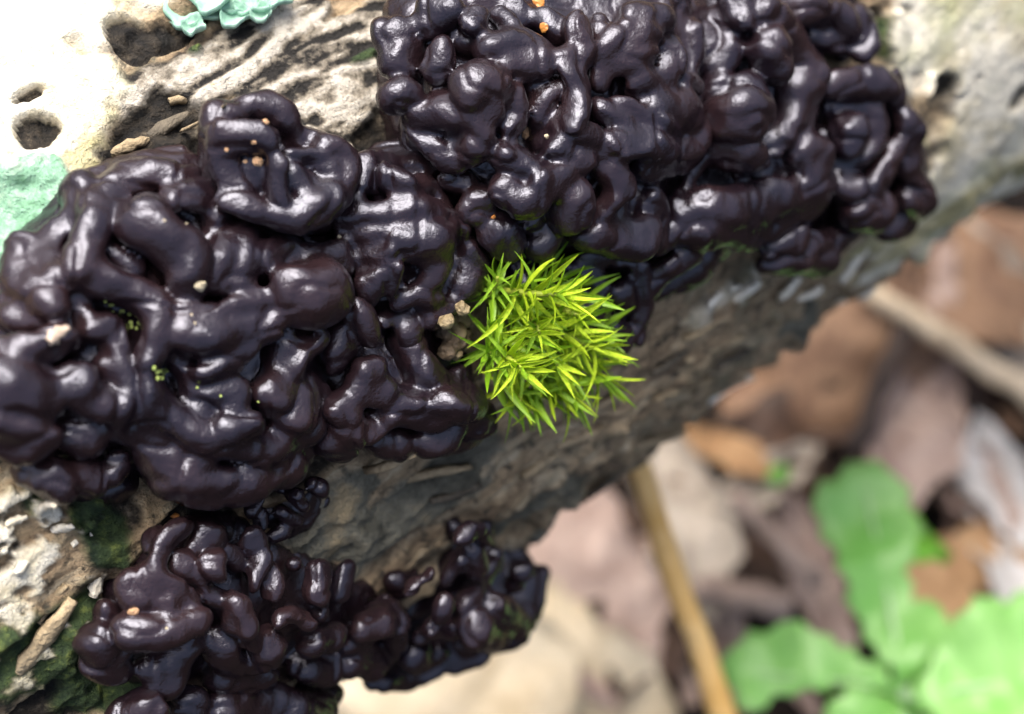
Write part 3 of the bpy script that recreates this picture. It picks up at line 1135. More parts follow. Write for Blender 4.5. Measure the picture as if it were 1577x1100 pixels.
def shoot(px0, py0, h0, px1, py1, h1, nleaf, length, spread0, spread1, shaded=False, seed=0):
    rnd = random.Random(seed)
    a = hit(px0, py0, h0)
    b = hit(px1, py1, h1)
    m = tube('shoot', [a - moss_base, (a + b) / 2 - moss_base + 0.004 * moss_n, b - moss_base], [0.0045, 0.004, 0.002], 6)
    sh = obj('shoot', m, STEM, moss)
    d = b - a
    L = np.linalg.norm(d)
    d /= L
    u = np.cross(d, -V_FWD)
    u /= np.linalg.norm(u)
    w = np.cross(u, d)
    for i in range(nleaf):
        t = (i + 0.5) / nleaf
        az = i * 2.39996 + rnd.uniform(-0.6, 0.6)
        sp = math.radians(spread0 + (spread1 - spread0) * t + rnd.uniform(-18, 16))
        rad_dir = math.cos(az) * u + math.sin(az) * w
        dirn = math.cos(sp) * d + math.sin(sp) * rad_dir
        pos = a + d * L * (0.08 + 0.9 * t)
        ln = length * 0.9 * rnd.uniform(0.62, 1.2) * (1.0 - 0.25 * t)
        y = Vector(dirn).normalized()
        z = Vector(d) - Vector(d).dot(y) * y         # upper face turns to the shoot tip
        z.normalize()
        x = y.cross(z)
        M_ = Matrix((x, y, z)).transposed().to_4x4()
        M_ = Matrix.Translation(Vector(pos - moss_base)) @ M_ @ Matrix.Scale(ln, 4)
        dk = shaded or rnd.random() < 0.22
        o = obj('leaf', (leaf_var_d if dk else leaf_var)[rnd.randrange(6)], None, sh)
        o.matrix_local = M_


MZ = lambda x, y: (686 + x * 320 / 1035, 340 + y * 320 / 1035)
for i, (p0, h0, p1, h1, n, ln, s0, s1, dk) in enumerate([
    ((290, 350), 0.085, (580, 370), 0.15, 34, 0.085, 78, 20, False),
    ((430, 500), 0.08, (780, 650), 0.12, 36, 0.085, 72, 16, False),
    ((270, 650), 0.085, (380, 740), 0.15, 34, 0.072, 80, 20, False),
    ((430, 800), 0.06, (650, 880), 0.10, 30, 0.075, 75, 20, False),
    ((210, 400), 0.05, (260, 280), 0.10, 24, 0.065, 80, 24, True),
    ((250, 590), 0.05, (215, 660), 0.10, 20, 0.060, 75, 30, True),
    ((520, 420), 0.07, (660, 470), 0.12, 22, 0.070, 75, 26, False),
    ((350, 790), 0.05, (370, 900), 0.10, 22, 0.065, 85, 28, False),
    ((600, 620), 0.07, (800, 800), 0.10, 28, 0.078, 60, 16, False),
    ((400, 430), 0.06, (470, 560), 0.13, 26, 0.070, 80, 30, False),
    ((480, 640), 0.06, (560, 720), 0.12, 24, 0.070, 80, 26, False),
]):
    a_, b_ = MZ(*p0), MZ(*p1)
    shoot(a_[0], a_[1], h0, b_[0], b_[1], h1, n, ln, s0, s1, dk, 100 + i)

# the crowded lower leaves that hide under the shoots, their shade put into the leaf colour
def under_leaves():
    rnd = random.Random(77)
    src = [np.array([q.co[:] for q in m.vertices]) for m in leaf_var]
    fc = np.array([p.vertices[:] for p in leaf_var[0].polygons])
    V, F_ = [], []
    off = 0
    for k in range(260):
        tx, ty = rnd.uniform(200, 740), rnd.uniform(260, 880)
        if ((tx - 450) / 300) ** 2 + ((ty - 570) / 330) ** 2 > 0.85:
            continue
        px, py = MZ(tx, ty)
        p = hit(px, py, rnd.uniform(0.035, 0.085))
        d = rnd.uniform(0.2, 1.0) * V_RT + rnd.uniform(-0.9, 0.7) * V_UP - rnd.uniform(0.0, 0.9) * V_FWD + 0.5 * (tx - 450) / 300 * V_RT - 0.5 * (ty - 570) / 300 * V_UP
        y = Vector(d).normalized()
        z = Vector((rnd.gauss(0, 0.6), rnd.gauss(0, 0.6), 1))
        z = (z - z.dot(y) * y).normalized()
        x = y.cross(z)
        A = np.array([x[:], y[:], z[:]]) * rnd.uniform(0.045, 0.075)
        V.append(src[rnd.randrange(6)] @ A + (p - moss_base))
        F_.append(fc + off)
        off += len(src[0])
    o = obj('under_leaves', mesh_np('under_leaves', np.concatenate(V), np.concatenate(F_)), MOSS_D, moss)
    o['kind'] = 'stuff'


under_leaves()

# ---------------------------------------------------------------- crumbs, specks, lichens, bark chips
def lump(name, size, seed, sub=2, rough=0.45, flat=1.0):
    import bmesh
    bm = bmesh.new()
    bmesh.ops.create_icosphere(bm, subdivisions=sub, radius=1)
    P_ = np.array([v.co[:] for v in bm.verts])
    k = 1 + rough * fbm(P_ * 1.7, 3, seed)
    P_ = P_ * k[:, None] * size
    P_[:, 2] *= flat
    for v, q in zip(bm.verts, P_):
        v.co = q
    m = bpy.data.meshes.new(name)
    bm.to_mesh(m)
    bm.free()
    for p in m.polygons:
        p.use_smooth = sub > 2
    return m


CRUMB = mat_simple('tan_crumb', (0.30, 0.17, 0.09), (0.58, 0.38, 0.22), 60, 0.6, 0.004)
PALE = mat_simple('pale_crumb', (0.30, 0.26, 0.17), (0.52, 0.46, 0.34), 60, 0.6, 0.004)
AMBER = mat_simple('amber_scale', (0.36, 0.13, 0.03), (0.58, 0.26, 0.06), 40, 0.3, 0.003)
LIME = mat_simple('green_speck', (0.28, 0.38, 0.07), (0.48, 0.56, 0.20), 80, 0.7, 0.004)
GRIT = mat_simple('soil_crumb', (0.08, 0.055, 0.028), (0.30, 0.24, 0.13), 30, 0.6, 0.012)
GRIT_D = mat_simple('soil_crumb_dark', (0.03, 0.022, 0.015), (0.14, 0.10, 0.06), 40, 0.6, 0.012)
STRAW_CHIP = mat_simple('pale_chip', (0.30, 0.23, 0.17), (0.56, 0.46, 0.38), 40, 0.6, 0.004)


def stick_on(name, px, py, rpx, mat, label, cat, group=None, seed=1, flat=0.7, lift=0.4, stretch=None, rot=0.0):
    p, n = on_surface(px, py)
    dep = (p - cam_pos) @ V_FWD
    size = rpx * 0.88 * PXU * dep
    m = lump(name, size, seed, 2, 0.5, flat)
    o = obj(name, m, mat, None, label, cat, group)
    o.location = p + n * size * flat * lift
    q = Vector(n).to_track_quat('Z', 'Y')
    o.rotation_mode = 'QUATERNION'
    from mathutils import Quaternion
    o.rotation_quaternion = q @ Quaternion((0, 0, 1), rot)
    if stretch:
        o.scale = stretch
    return o


stick_on('debris_crumb', 397, 249, 9, CRUMB, 'largest tan crumb lying on the round knobbly jelly fungus', 'crumb', seed=2)
stick_on('debris_crumb', 409, 189, 6, CRUMB, 'tan crumb near the top curl of the round knobbly jelly fungus', 'crumb', seed=3)
stick_on('debris_crumb', 378, 249, 4, CRUMB, 'tiny tan crumb beside the largest crumb on the knobbly fungus', 'crumb', seed=4)
stick_on('debris_crumb', 391, 219, 4, CRUMB, 'small tan crumb in the crease between two knobbly fungus crumbs', 'crumb', seed=5)
stick_on('debris_crumb', 349, 231, 4, CRUMB, 'small tan crumb on the side lobe of the knobbly fungus', 'crumb', seed=6)
stick_on('seed_husk', 811, 205, 9, CRUMB, 'tan seed husk in a crease of the largest jelly fungus', 'husk', seed=7, stretch=(0.75, 1.25, 1), rot=0.3)
stick_on('debris_crumb', 842, 210, 4, PALE, 'tiny pale grain beside the tan seed husk on the fungus', 'crumb', seed=8)
stick_on('bud_scale', 828, 3, 17, AMBER, 'orange bud scale stuck among lobes of the largest jelly fungus', 'bud scale', seed=9, flat=0.35, stretch=(1, 0.7, 1))
stick_on('bud_scale', 838, 42, 8, AMBER, 'small amber scale below the orange bud scale on the fungus', 'bud scale', seed=10, flat=0.4)
stick_on('debris_crumb', 308, 440, 10, PALE, 'cream crumb on the folds of the large brain-like fungus', 'crumb', seed=11, flat=0.6)
stick_on('debris_crumb', 523, 365, 4, PALE, 'tiny cream grain on the brown knob of the brain-like fungus', 'crumb', seed=12)
stick_on('debris_crumb', 268, 796, 8, AMBER, 'rusty crumb on top of the drooping cluster under the log', 'crumb', seed=13)
stick_on('debris_crumb', 205, 943, 9, CRUMB, 'brown crumb in a hollow of the drooping zigzag cluster', 'crumb', seed=14)
stick_on('debris_crumb', 760, 335, 4, AMBER, 'tiny amber grain on a lower lobe of the largest fungus', 'crumb', seed=15)

rs = random.Random(5)
for k in range(16):                            # lime specks in two patches
    a_, r_ = rs.uniform(0, 6.28), rs.uniform(0, 1)
    stick_on('algae_speck', 245 + 15 * r_ * math.cos(a_), 573 + 11 * r_ * math.sin(a_), rs.uniform(2.2, 4.6), LIME,
             'lime-green algae speck in the round patch on the brain-like fungus', 'speck', 'round patch of lime specks', seed=30 + k, flat=0.6)
for k in range(13):
    t = k / 12
    stick_on('algae_speck', 167 + 47 * t + rs.uniform(-5, 5), 462 + 46 * t + rs.uniform(-7, 7), rs.uniform(1.6, 4.0), LIME,
             'lime-green algae speck in the slanting line on the brain-like fungus', 'speck', 'line of lime specks', seed=60 + k, flat=0.6)
for k, (x, y) in enumerate([(304, 597), (340, 610), (398, 619), (300, 498), (295, 485), (257, 968), (287, 345), (253, 340)]):
    stick_on('pollen_grain', x, y, 2.4, LIME if k < 3 else PALE, 'lone pale grain on a fungus fold away from the patches', 'grain', 'scattered pale grains', seed=80 + k)

crumb = obj('soil_clump', None, label='gritty tan and black soil clump beside the moss tuft', cat='soil clump')
pc, ncx = on_surface(702, 505)
crumb.location = pc
for k, (x, y, r, mt) in enumerate([(708, 488, 13, GRIT), (698, 508, 15, GRIT), (684, 512, 10, GRIT_D), (700, 530, 13, GRIT_D), (712, 512, 10, GRIT), (690, 540, 10, GRIT_D), (715, 532, 9, GRIT), (703, 545, 7, GRIT), (712, 475, 8, GRIT), (688, 495, 9, GRIT)]):
    p, n = on_surface(x, y)
    q = obj('grain', lump('grain', r * 1.3 * PXU * 2, 200 + k, 3, 0.6, 0.9), mt, crumb)
    q.location = Vector(p - pc - ray(x, y) * 0.030)

# pale wood chip at the frame's side of the big body
def chip(name, px0, py0, px1, py1, w, mat, label, cat, group=None, lift=0.006, parent=None):
    a, na = on_surface(px0, py0)
    b, nb_ = on_surface(px1, py1)
    n = na + nb_
    n /= np.linalg.norm(n)
    d = b - a
    s = np.cross(n, d)
    s /= np.linalg.norm(s)
    v, f = [], []
    K = 6
    for i in range(K + 1):
        t = i / K
        ww = w * PXU * 2 * (math.sin(math.pi * (0.12 + 0.80 * t)) ** 0.6) * (1 + 0.25 * math.sin(i * 2.7 + px0))
        c = a + d * t + n * (lift + 0.006 * math.sin(3 * t + px0))
        for sx in (-1, -0.3, 0.4, 1):
            v.append(c + s * ww * sx + n * 0.004 * (1 - sx * sx))
    m4 = len(v)
    v += [q - n * 0.007 for q in v]
    for i in range(K):
        for k in range(3):
            q = i * 4 + k
            f.append((q, q + 4, q + 5, q + 1))
            f.append((q + 1 + m4, q + 5 + m4, q + 4 + m4, q + m4))
        for k, sg in ((0, 1), (3, -1)):
            q = i * 4 + k
            fc = (q, q + m4, q + 4 + m4, q + 4)
            f.append(fc if sg > 0 else fc[::-1])
    for k in range(3):
        f.append((k, k + 1, k + 1 + m4, k + m4))
        q = K * 4 + k
        f.append((q + 1, q, q + m4, q + 1 + m4))
    m = mesh_np(name, np.array(v), np.array(f), True)
    return obj(name, m, mat, parent, label, cat, group)


chip('wood_chip', 72, 527, 103, 505, 9, STRAW_CHIP, 'pale pinkish wood chip caught in a fold of the brain-like fungus', 'wood chip')

FLAKE_W = mat_simple('bark_flake_white', (0.55, 0.50, 0.38), (0.85, 0.82, 0.72), 16, 0.7, 0.02)
FLAKE_B = mat_simple('bark_flake_brown', (0.16, 0.12, 0.07), (0.40, 0.32, 0.20), 18, 0.8, 0.02)
FLAKE_D = mat_simple('bark_flake_dark', (0.03, 0.026, 0.02), (0.13, 0.11, 0.08), 18, 0.8, 0.02)
flakes = [(1090, 470, 1140, 440, 9, 0), (1130, 465, 1165, 430, 12, 0), (1195, 455, 1235, 430, 16, 0), (1225, 460, 1262, 440, 10, 0), (1290, 430, 1350, 375, 16, 0), (1320, 455, 1352, 435, 18, 0),
          (1260, 480, 1300, 462, 12, 0), (1050, 520, 1110, 490, 10, 1), (1060, 560, 1140, 515, 12, 1), (1010, 620, 1090, 580, 12, 1), (1090, 620, 1160, 580, 11, 0), (960, 700, 1050, 660, 12, 1),
          (900, 760, 980, 715, 12, 2), (860, 690, 930, 650, 10, 1), (800, 730, 880, 695, 11, 1), (1100, 560, 1180, 520, 9, 2), (880, 640, 960, 600, 8, 1), (1000, 570, 1060, 540, 9, 2),
          (170, 240, 230, 215, 10, 1), (200, 225, 290, 180, 12, 2), (260, 160, 330, 130, 9, 1), (280, 200, 345, 165, 9, 1), (620, 745, 720, 715, 9, 1), (660, 770, 740, 745, 8, 2), (560, 720, 640, 700, 8, 1),
          (30, 1040, 110, 920, 16, 1), (60, 960, 100, 900, 9, 1), (140, 915, 155, 890, 12, 0), (10, 810, 40, 795, 7, 0), (80, 820, 110, 808, 8, 0), (20, 880, 45, 865, 8, 0), (60, 790, 85, 775, 7, 0), (110, 840, 140, 822, 7, 0), (1180, 540, 1260, 490, 9, 1)]
for x0, y0, x1, y1, w_, k in flakes:
    chip('bark_flake', x0, y0, x1, y1, w_ * 0.8, (FLAKE_W, FLAKE_B, FLAKE_D)[k], None, None, None, 0.003, log)

# leafy lichen: scalloped lobes
LICH = mat_simple('leaf_lichen', (0.17, 0.34, 0.26), (0.33, 0.50, 0.40), 14, 0.8, 0.008, spec=0.2)


def lichen_lobe(cx, cy, r, seed, parent, org, squash=0.8, dirn=0.0):
    rnd = random.Random(seed)
    p, n = on_surface(cx, cy)
    u = AX - (AX @ n) * n
    u /= np.linalg.norm(u)
    w = np.cross(n, u)
    size = r * 1.25 * PXU * 2.05
    K, Rn = 40, 6
    ph = [rnd.uniform(0, 6.28) for _ in range(3)]
    v, f = [], []
    for j in range(Rn + 1):
        for i in range(K):
            t = 2 * math.pi * i / K
            rr = (1 + 0.08 * math.sin(3 * t + ph[0]) + 0.08 * math.sin(5 * t + ph[1]) + 0.04 * math.sin(9 * t + ph[2])) * (j / Rn)
            x, y = rr * math.cos(t + dirn), rr * math.sin(t + dirn) * squash
            z = 0.014 + 0.012 * (j / Rn) ** 2 + 0.004 * math.sin(3 * t + ph[1]) * (j / Rn) ** 2
            v.append(p - org + (x * u + y * w) * size + n * z)
    m_ = len(v)
    v += [q - n * 0.008 for q in v]
    for j in range(Rn):
        for i in range(K):
            a, b = j * K + i, j * K + (i + 1) % K
            f.append((a, b, b + K, a + K))
            f.append((a + K + m_, b + K + m_, b + m_, a + m_))
    for i in range(K):
        a, b = Rn * K + i, Rn * K + (i + 1) % K
        f.append((a, b, b + m_, a + m_))
    return obj('lobe', mesh_np('lobe', np.array(v), np.array(f)), LICH, parent)


for lab, lobes in (('mint-green leafy lichen with a hanging tip at the peeling white bark', [(300, 25, 34, 0.9), (285, 42, 20, 0.8), (325, 10, 26, 0.8), (298, 55, 13, 0.9)]),
                   ('mint-green leafy lichen with round scalloped rim on the bare wood', [(365, 15, 26, 0.9), (360, 38, 18, 0.9), (395, 12, 28, 0.8), (425, 8, 18, 0.9), (400, 35, 13, 0.9)])):
    p, n = on_surface(lobes[0][0], lobes[0][1])
    e = obj('leaf_lichen', None, None, None, lab, 'lichen', loc=p)
    for k, (x, y, r, sq) in enumerate(lobes):
        lichen_lobe(x, y, r, int(x + y), e, p, sq, k)

# ---------------------------------------------------------------- ground and litter
ZG = -2.7
gx = np.concatenate([np.linspace(-60, -5, 12), np.linspace(-4.5, 6, 90), np.linspace(7, 60, 12)])
GX, GY = np.meshgrid(gx, gx, indexing='ij')
gp = np.stack([GX.ravel(), GY.ravel(), np.zeros(GX.size)], 1)
gz = ZG - 0.06 + 0.07 * fbm(gp * 1.3, 3, 5) + 0.03 * fbm(gp * 5, 2, 6)
gi = np.arange(GX.size).reshape(GX.shape)
gf = np.stack([gi[:-1, :-1].ravel(), gi[1:, :-1].ravel(), gi[1:, 1:].ravel(), gi[:-1, 1:].ravel()], 1)
gp[:, 2] = gz
obj('ground', mesh_np('ground', gp, gf), SOIL, kind='structure')


def ground_z(x, y):
    p = np.array([[x, y, 0.0]])
    return float((ZG - 0.06 + 0.07 * fbm(p * 1.3, 3, 5) + 0.03 * fbm(p * 5, 2, 6))[0])


def dead_leaf_mesh(seed, wid=0.3, curl=0.25, teeth=0.03):
    rnd = random.Random(seed)
    n, k = 22, 8
    v, f = [], []
    p1, p2 = rnd.uniform(0, 6), rnd.uniform(0, 6)
    bend = rnd.uniform(-0.25, 0.25)
    ed = [[rnd.uniform(0.55, 1.15) for _ in range(n + 1)] for _ in range(2)]
    ed = [[(e[max(i - 1, 0)] + 2 * e[i] + e[min(i + 1, n)]) / 4 for i in range(n + 1)] for e in ed]
    for i in range(n + 1):
        t = i / n
        w = wid * math.sin(math.pi * t ** 0.85) ** 0.75 + 0.004
        w *= 1 + teeth * (1 if i % 2 else -1)
        for j in range(k + 1):
            s = j / k * 2 - 1
            x = s * w * ed[0 if s < 0 else 1][i] + bend * (t - 0.5) ** 2
            z = curl * abs(s) ** 1.6 * w * (0.6 + 0.4 * math.sin(4 * t + p1)) + 0.05 * math.sin(5 * t + p2) + 0.03 * math.sin(9 * t + 4 * s + p1) * abs(s) - 0.012 * math.exp(-(s * 9) ** 2) + 0.012 * math.sin(26 * t - 5 * abs(s))
            v.append((x, t - 0.5, z))
    m_ = len(v)
    v += [(x, y, z - 0.008) for x, y, z in v]
    for i in range(n):
        for j in range(k):
            a = i * (k + 1) + j
            f.append((a, a + 1, a + k + 2, a + k + 1))
            f.append((a + k + 1 + m_, a + k + 2 + m_, a + 1 + m_, a + m_))
        for j in (0, k):
            a = i * (k + 1) + j
            f.append((a, a + k + 1, a + k + 1 + m_, a + m_))
    return mesh_np('dead_leaf', np.array(v), np.array(f))


LEAFM = {
    'cream': mat_simple('leaf_cream', (0.5, 0.4, 0.25), (0.78, 0.68, 0.5), 7.0, 0.6, 0.02, 0.15),
    'pink': mat_simple('leaf_pinkish', (0.3, 0.2, 0.16), (0.56, 0.43, 0.36), 7.0, 0.6, 0.02, 0.15),
    'grey': mat_simple('leaf_grey', (0.28, 0.23, 0.18), (0.56, 0.49, 0.4), 7.0, 0.6, 0.02, 0.1),
    'tan': mat_simple('leaf_tan', (0.16, 0.085, 0.05), (0.36, 0.22, 0.13), 7.0, 0.6, 0.02, 0.15),
    'orange': mat_simple('leaf_orange', (0.36, 0.19, 0.08), (0.58, 0.36, 0.18), 7.0, 0.6, 0.02, 0.2),
    'brown': mat_simple('leaf_brown', (0.03, 0.017, 0.011), (0.10, 0.055, 0.035), 3.0, 0.6, 0.02, 0.1),
    'white': mat_simple('leaf_white', (0.42, 0.4, 0.37), (0.74, 0.71, 0.68), 7.0, 0.6, 0.02, 0.1),
}
dl_var = [(w, [dead_leaf_mesh(300 + 10 * a + b, w, c) for b, c in enumerate((0.25, 0.5, -0.3))]) for a, w in enumerate((0.14, 0.22, 0.33))]
_lm = {}


def litter(px, py, length, ang, col, label, wi=1, vi=0, dz=0.05, tilt=(0, 0), group=None):
    p = at_z(px, py, ZG + dz)
    key = (wi, vi, col)
    if key not in _lm:
        m = dl_var[wi][1][vi].copy()
        m.materials.append(LEAFM[col])
        _lm[key] = m
    o = obj('dead_leaf', _lm[key], None, None, label, 'leaf', group)
    o.location = p
    o.scale = (length * 1.30,) * 3
    o.rotation_euler = (tilt[0], tilt[1], ang)
    return o


R_ = math.radians
#        px   py   len  angle  colour
litter(760, 1060, 0.85, R_(75), 'cream', 'broad cream bleached leaf on the ground below the lowest fungus', 2, 0, 0.12)
litter(640, 1100, 0.75, R_(110), 'cream', 'straw-pale bleached leaf half under the edge of the broad cream leaf', 2, 1, 0.08)
litter(910, 900, 0.56, R_(12), 'pink', 'pinkish grey leaf between the cream leaf and the straw stalk', 2, 0, 0.10)
litter(1055, 790, 0.52, R_(14), 'grey', 'pale grey leaf lying behind the top of the straw stalk', 1, 0, 0.10)
litter(1120, 692, 0.24, R_(60), 'orange', 'orange-tan leaf just past the rim of the log', 1, 0, 0.12)
litter(1185, 740, 0.30, R_(-60), 'grey', 'greyish leaf between the orange-tan leaf and the green plant', 1, 1, 0.09)
litter(1290, 560, 0.80, R_(-25), 'tan', 'large tan-brown leaf standing beside the log rim', 2, 2, 0.10, (0.3, 0.1))
litter(1235, 660, 0.50, R_(-70), 'brown', 'dark brown leaf under the large tan-brown leaf', 1, 1, 0.06)
litter(1410, 620, 0.62, R_(-12), 'pink', 'long pinkish grey leaf beside the large tan-brown leaf', 1, 0, 0.12)
litter(1480, 725, 0.42, R_(35), 'pink', 'pinkish leaf next to a black hollow in the litter', 1, 1, 0.10)
litter(1550, 790, 0.50, R_(5), 'white', 'white bleached leaf standing out beside the green plant', 1, 0, 0.14)
litter(1500, 430, 0.65, R_(-60), 'tan', 'tan leaf by the pale twig close to the log', 2, 1, 0.08)
litter(1560, 480, 0.60, R_(20), 'grey', 'grey leaf under the pale twig close to the log', 1, 0, 0.06)
litter(1400, 480, 0.45, R_(-40), 'pink', 'small pinkish leaf between the tan leaves by the log', 1, 2, 0.10)
litter(1505, 840, 0.34, R_(15), 'brown', 'small dark brown leaf behind the green plant', 1, 1, 0.12)
litter(1480, 905, 0.50, R_(80), 'orange', 'apricot-coloured leaf framed by the green plant leaves', 2, 0, 0.16)
litter(1262, 890, 0.48, R_(12), 'pink', 'pale pink leaf beside the tall green leaf', 0, 0, 0.12)
litter(1020, 960, 0.40, R_(-30), 'brown', 'dark brown leaf beside the straw stalk', 1, 0, 0.06)
litter(1130, 830, 0.42, R_(40), 'brown', 'dark brown leaf in the shadow under the thin twig', 1, 2, 0.04)
litter(1340, 700, 0.40, R_(60), 'brown', 'dark brown leaf behind the top of the green plant', 1, 0, 0.05)
rs = random.Random(11)
names = {'brown': 'dark brown leaf half buried in the shaded leaf litter', 'tan': 'tan curled leaf half buried in the leaf litter', 'grey': 'weathered grey leaf half buried in the leaf litter', 'pink': 'dusty pink leaf half buried in the leaf litter'}
for k in range(70):
    x, y = rs.uniform(480, 1700), rs.uniform(330, 1200)
    if y < 1060 - 0.72 * (x - 480):
        continue
    c = rs.choice(['brown', 'brown', 'tan', 'pink'])
    litter(x, y, rs.uniform(0.18, 0.42), rs.uniform(0, 6.28), c, names[c], rs.randrange(2), rs.randrange(3), rs.uniform(-0.05, 0.06), (rs.uniform(-0.3, 0.3), rs.uniform(-0.3, 0.3)), c + ' leaves of the litter')

TWIG_P = mat_simple('twig_pale', (0.45, 0.34, 0.22), (0.66, 0.54, 0.38), 8, 0.7, 0.02)
TWIG_G = mat_simple('twig_grey', (0.20, 0.14, 0.11), (0.38, 0.29, 0.24), 8, 0.7, 0.02)
STRAW = mat_simple('straw', (0.62, 0.36, 0.10), (0.82, 0.56, 0.24), 6, 0.45, 0.01)


def twig(name, a, b, r0, r1, mat, label, cat, wob=0.02, seed=0):
    rnd = random.Random(seed)
    a, b = np.array(a), np.array(b)
    org = (a + b) / 2
    K = 9
    pts, rad = [], []
    for i in range(K + 1):
        t = i / K
        p = a + (b - a) * t - org
        if 0 < i < K:
            p = p + np.array([rnd.uniform(-1, 1), rnd.uniform(-1, 1), rnd.uniform(-1, 1)]) * wob
        pts.append(p)
        rad.append((r0 + (r1 - r0) * t) * rnd.uniform(0.92, 1.08))
    return obj(name, tube(name, pts, rad, 10), mat, None, label, cat, loc=org)


twig('straw_stalk', at_depth(965, 665, 3.0), at_depth(1150, 1210, 3.3), 0.022, 0.032, STRAW, 'straight golden straw stalk leaning out from under the log', 'stalk', 0.004, 1)
twig('twig', at_z(1330, 440, ZG + 0.25), at_z(1640, 640, ZG + 0.22), 0.030, 0.042, TWIG_P, 'thick pale tan twig lying across the dark hollow', 'twig', 0.01, 2)
twig('twig', at_z(1130, 760, ZG + 0.22), at_z(1260, 900, ZG + 0.18), 0.030, 0.028, TWIG_G, 'short grey-brown twig between the straw stalk and green plant', 'twig', 0.01, 3)
twig('twig', at_z(1070, 905, ZG + 0.16), at_z(1220, 935, ZG + 0.16), 0.045, 0.04, TWIG_G, 'stubby brown twig lying behind the straw stalk', 'twig', 0.01, 4)
twig('twig', at_z(1310, 700, ZG + 0.18), at_z(1400, 500, ZG + 0.20), 0.03, 0.04, mat_simple('twig_dark', (0.02, 0.012, 0.01), (0.06, 0.04, 0.03), 8, 0.8, 0.02), 'dark twig across the large tan-brown leaf', 'twig', 0.01, 5)

# ---------------------------------------------------------------- green plant
GREEN = mat_simple('plant_leaf', (0.17, 0.46, 0.08), (0.36, 0.66, 0.22), 5.0, 0.38, 0.01, 0.3, 0.6)
GREEN_D = mat_simple('plant_leaf_deep', (0.14, 0.42, 0.03), (0.24, 0.56, 0.06), 3.0, 0.45, 0.01, 0.3, 0.5)
MIDRIB = mat_simple('plant_midrib', (0.36, 0.58, 0.28), (0.5, 0.7, 0.4), 6, 0.5, 0.005, 0.1)
plant_foot = at_z(1395, 1075, ZG + 0.0)
plant_foot[2] = ground_z(plant_foot[0], plant_foot[1])
plant = obj('seedling', None, None, None, 'green seedling with toothed lobed leaves rising from the leaf litter', 'plant', loc=plant_foot)


def outline_leaf(outline, z0, slope, mat, rib, cup=0.06):
    """leaf blade over a traced outline, lying at height z0 with a gentle slope and cupping"""
    import bmesh
    fine = []                                  # toothed edge
    for i, (x, y) in enumerate(outline):
        x2, y2 = outline[(i + 1) % len(outline)]
        L_ = math.hypot(x2 - x, y2 - y)
        fine.append((x, y))
        k_ = max(1, int(L_ / 17))
        for q in range(1, k_):
            t = q / k_
            o_ = (9.0 if q % 2 else -5.0)
            fine.append((x + (x2 - x) * t + (y2 - y) / L_ * o_, y + (y2 - y) * t - (x2 - x) / L_ * o_))
    P_ = [at_z(x, y, z0) for x, y in fine]
    bm = bmesh.new()
    vs_ = [bm.verts.new(p - plant_foot) for p in P_]
    bm.faces.new(vs_)
    bmesh.ops.triangulate(bm, faces=bm.faces[:])
    for _ in range(3):
        bmesh.ops.subdivide_edges(bm, edges=[e for e in bm.edges if e.calc_length() > 0.07], cuts=1)
        bmesh.ops.triangulate(bm, faces=[f for f in bm.faces if len(f.verts) > 3])
    ra, rb = [at_z(x, y, z0) - plant_foot for x, y in rib]
    d = (rb - ra)[:2]
    L = np.linalg.norm(d)
    d /= L
    for v in bm.verts:
        q = np.array(v.co[:])[:2] - ra[:2]
        t, s = q @ d / L, q @ np.array([-d[1], d[0]])
        v.co.z += slope * t - 0.10 * t * t + cup * min(1, abs(s) / 0.15) + 0.02 * math.sin(14 * t + 8 * s)
    bmesh.ops.recalc_face_normals(bm, faces=bm.faces[:])
    g = bmesh.ops.solidify(bm, geom=bm.faces[:], thickness=0.008)
    m = bpy.data.meshes.new('leaf')
    bm.to_mesh(m)
    bm.free()
    for p in m.polygons:
        p.use_smooth = True
    o = obj('leaf', m, mat, plant)
    pts = []
    for i in range(7):
        t = i / 6
        p = ra + (rb - ra) * t
        p[2] += slope * t - 0.10 * t * t + 0.006
        pts.append(p)
    obj('midrib', tube('midrib', pts, [0.007 * (1 - 0.7 * i / 6) for i in range(7)], 6), MIDRIB, o)
    return o, ra


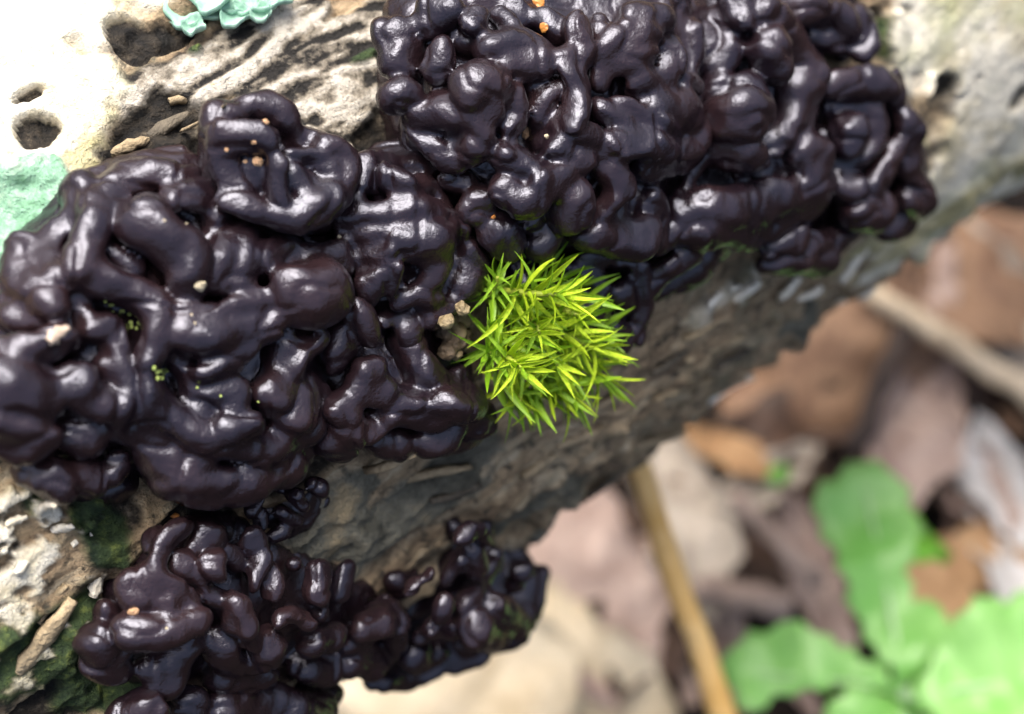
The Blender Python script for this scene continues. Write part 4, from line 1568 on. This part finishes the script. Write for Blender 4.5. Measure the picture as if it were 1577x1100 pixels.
zp = ZG + 0.95
o1, c1 = outline_leaf([(1392, 1070), (1345, 1000), (1310, 950), (1290, 900), (1275, 850), (1245, 800), (1250, 775), (1290, 735), (1325, 715), (1360, 730), (1385, 750), (1400, 800), (1395, 850), (1385, 890), (1400, 930), (1440, 945), (1450, 975), (1430, 1020)], zp, 0.10, GREEN, ((1392, 1068), (1325, 730)))
o2, c2 = outline_leaf([(1330, 740), (1360, 722), (1405, 755), (1445, 790), (1485, 838), (1445, 856), (1400, 856), (1375, 880), (1340, 830)], zp - 0.10, 0.0, GREEN_D, ((1365, 850), (1440, 800)), 0.03)
o3, c3 = outline_leaf([(1392, 1072), (1340, 1065), (1290, 1055), (1240, 1062), (1195, 1065), (1180, 1090), (1150, 1098), (1118, 1050), (1115, 1005), (1140, 990), (1155, 972), (1180, 975), (1200, 962), (1225, 966), (1250, 985), (1290, 1000), (1340, 1025)], zp - 0.02, 0.06, GREEN, ((1392, 1066), (1140, 1030)))
o4, c4 = outline_leaf([(1400, 1078), (1430, 1020), (1450, 985), (1480, 950), (1510, 930), (1545, 935), (1580, 915), (1640, 930), (1690, 980), (1680, 1040), (1700, 1110), (1620, 1150), (1520, 1160), (1450, 1130)], zp + 0.04, 0.05, GREEN, ((1400, 1076), (1660, 1030)))
o5, c5 = outline_leaf([(1390, 1078), (1450, 1130), (1470, 1200), (1400, 1230), (1330, 1220), (1270, 1170), (1262, 1110), (1300, 1062), (1340, 1066)], zp - 0.03, 0.05, GREEN, ((1392, 1080), (1370, 1200)))
obj('stem', tube('stem', [np.zeros(3), np.array([0.02, -0.01, 0.25]) + (c1 - np.array([0, 0, c1[2]])) * 0.5, c1 + np.array([0, 0, 0.01])], [0.022, 0.018, 0.016], 8), MIDRIB, plant)
sm, cs = outline_leaf([(1180, 740), (1190, 715), (1215, 700), (1228, 708), (1220, 730), (1198, 750)], ZG + 0.25, 0.0, GREEN_D, ((1185, 742), (1222, 706)), 0.01)
sm.parent = None
sm.name = 'green_leaf'
sm.location = plant_foot
sm['label'] = 'small olive-green leaf lying by the greyish leaf past the log'
sm['category'] = 'leaf'
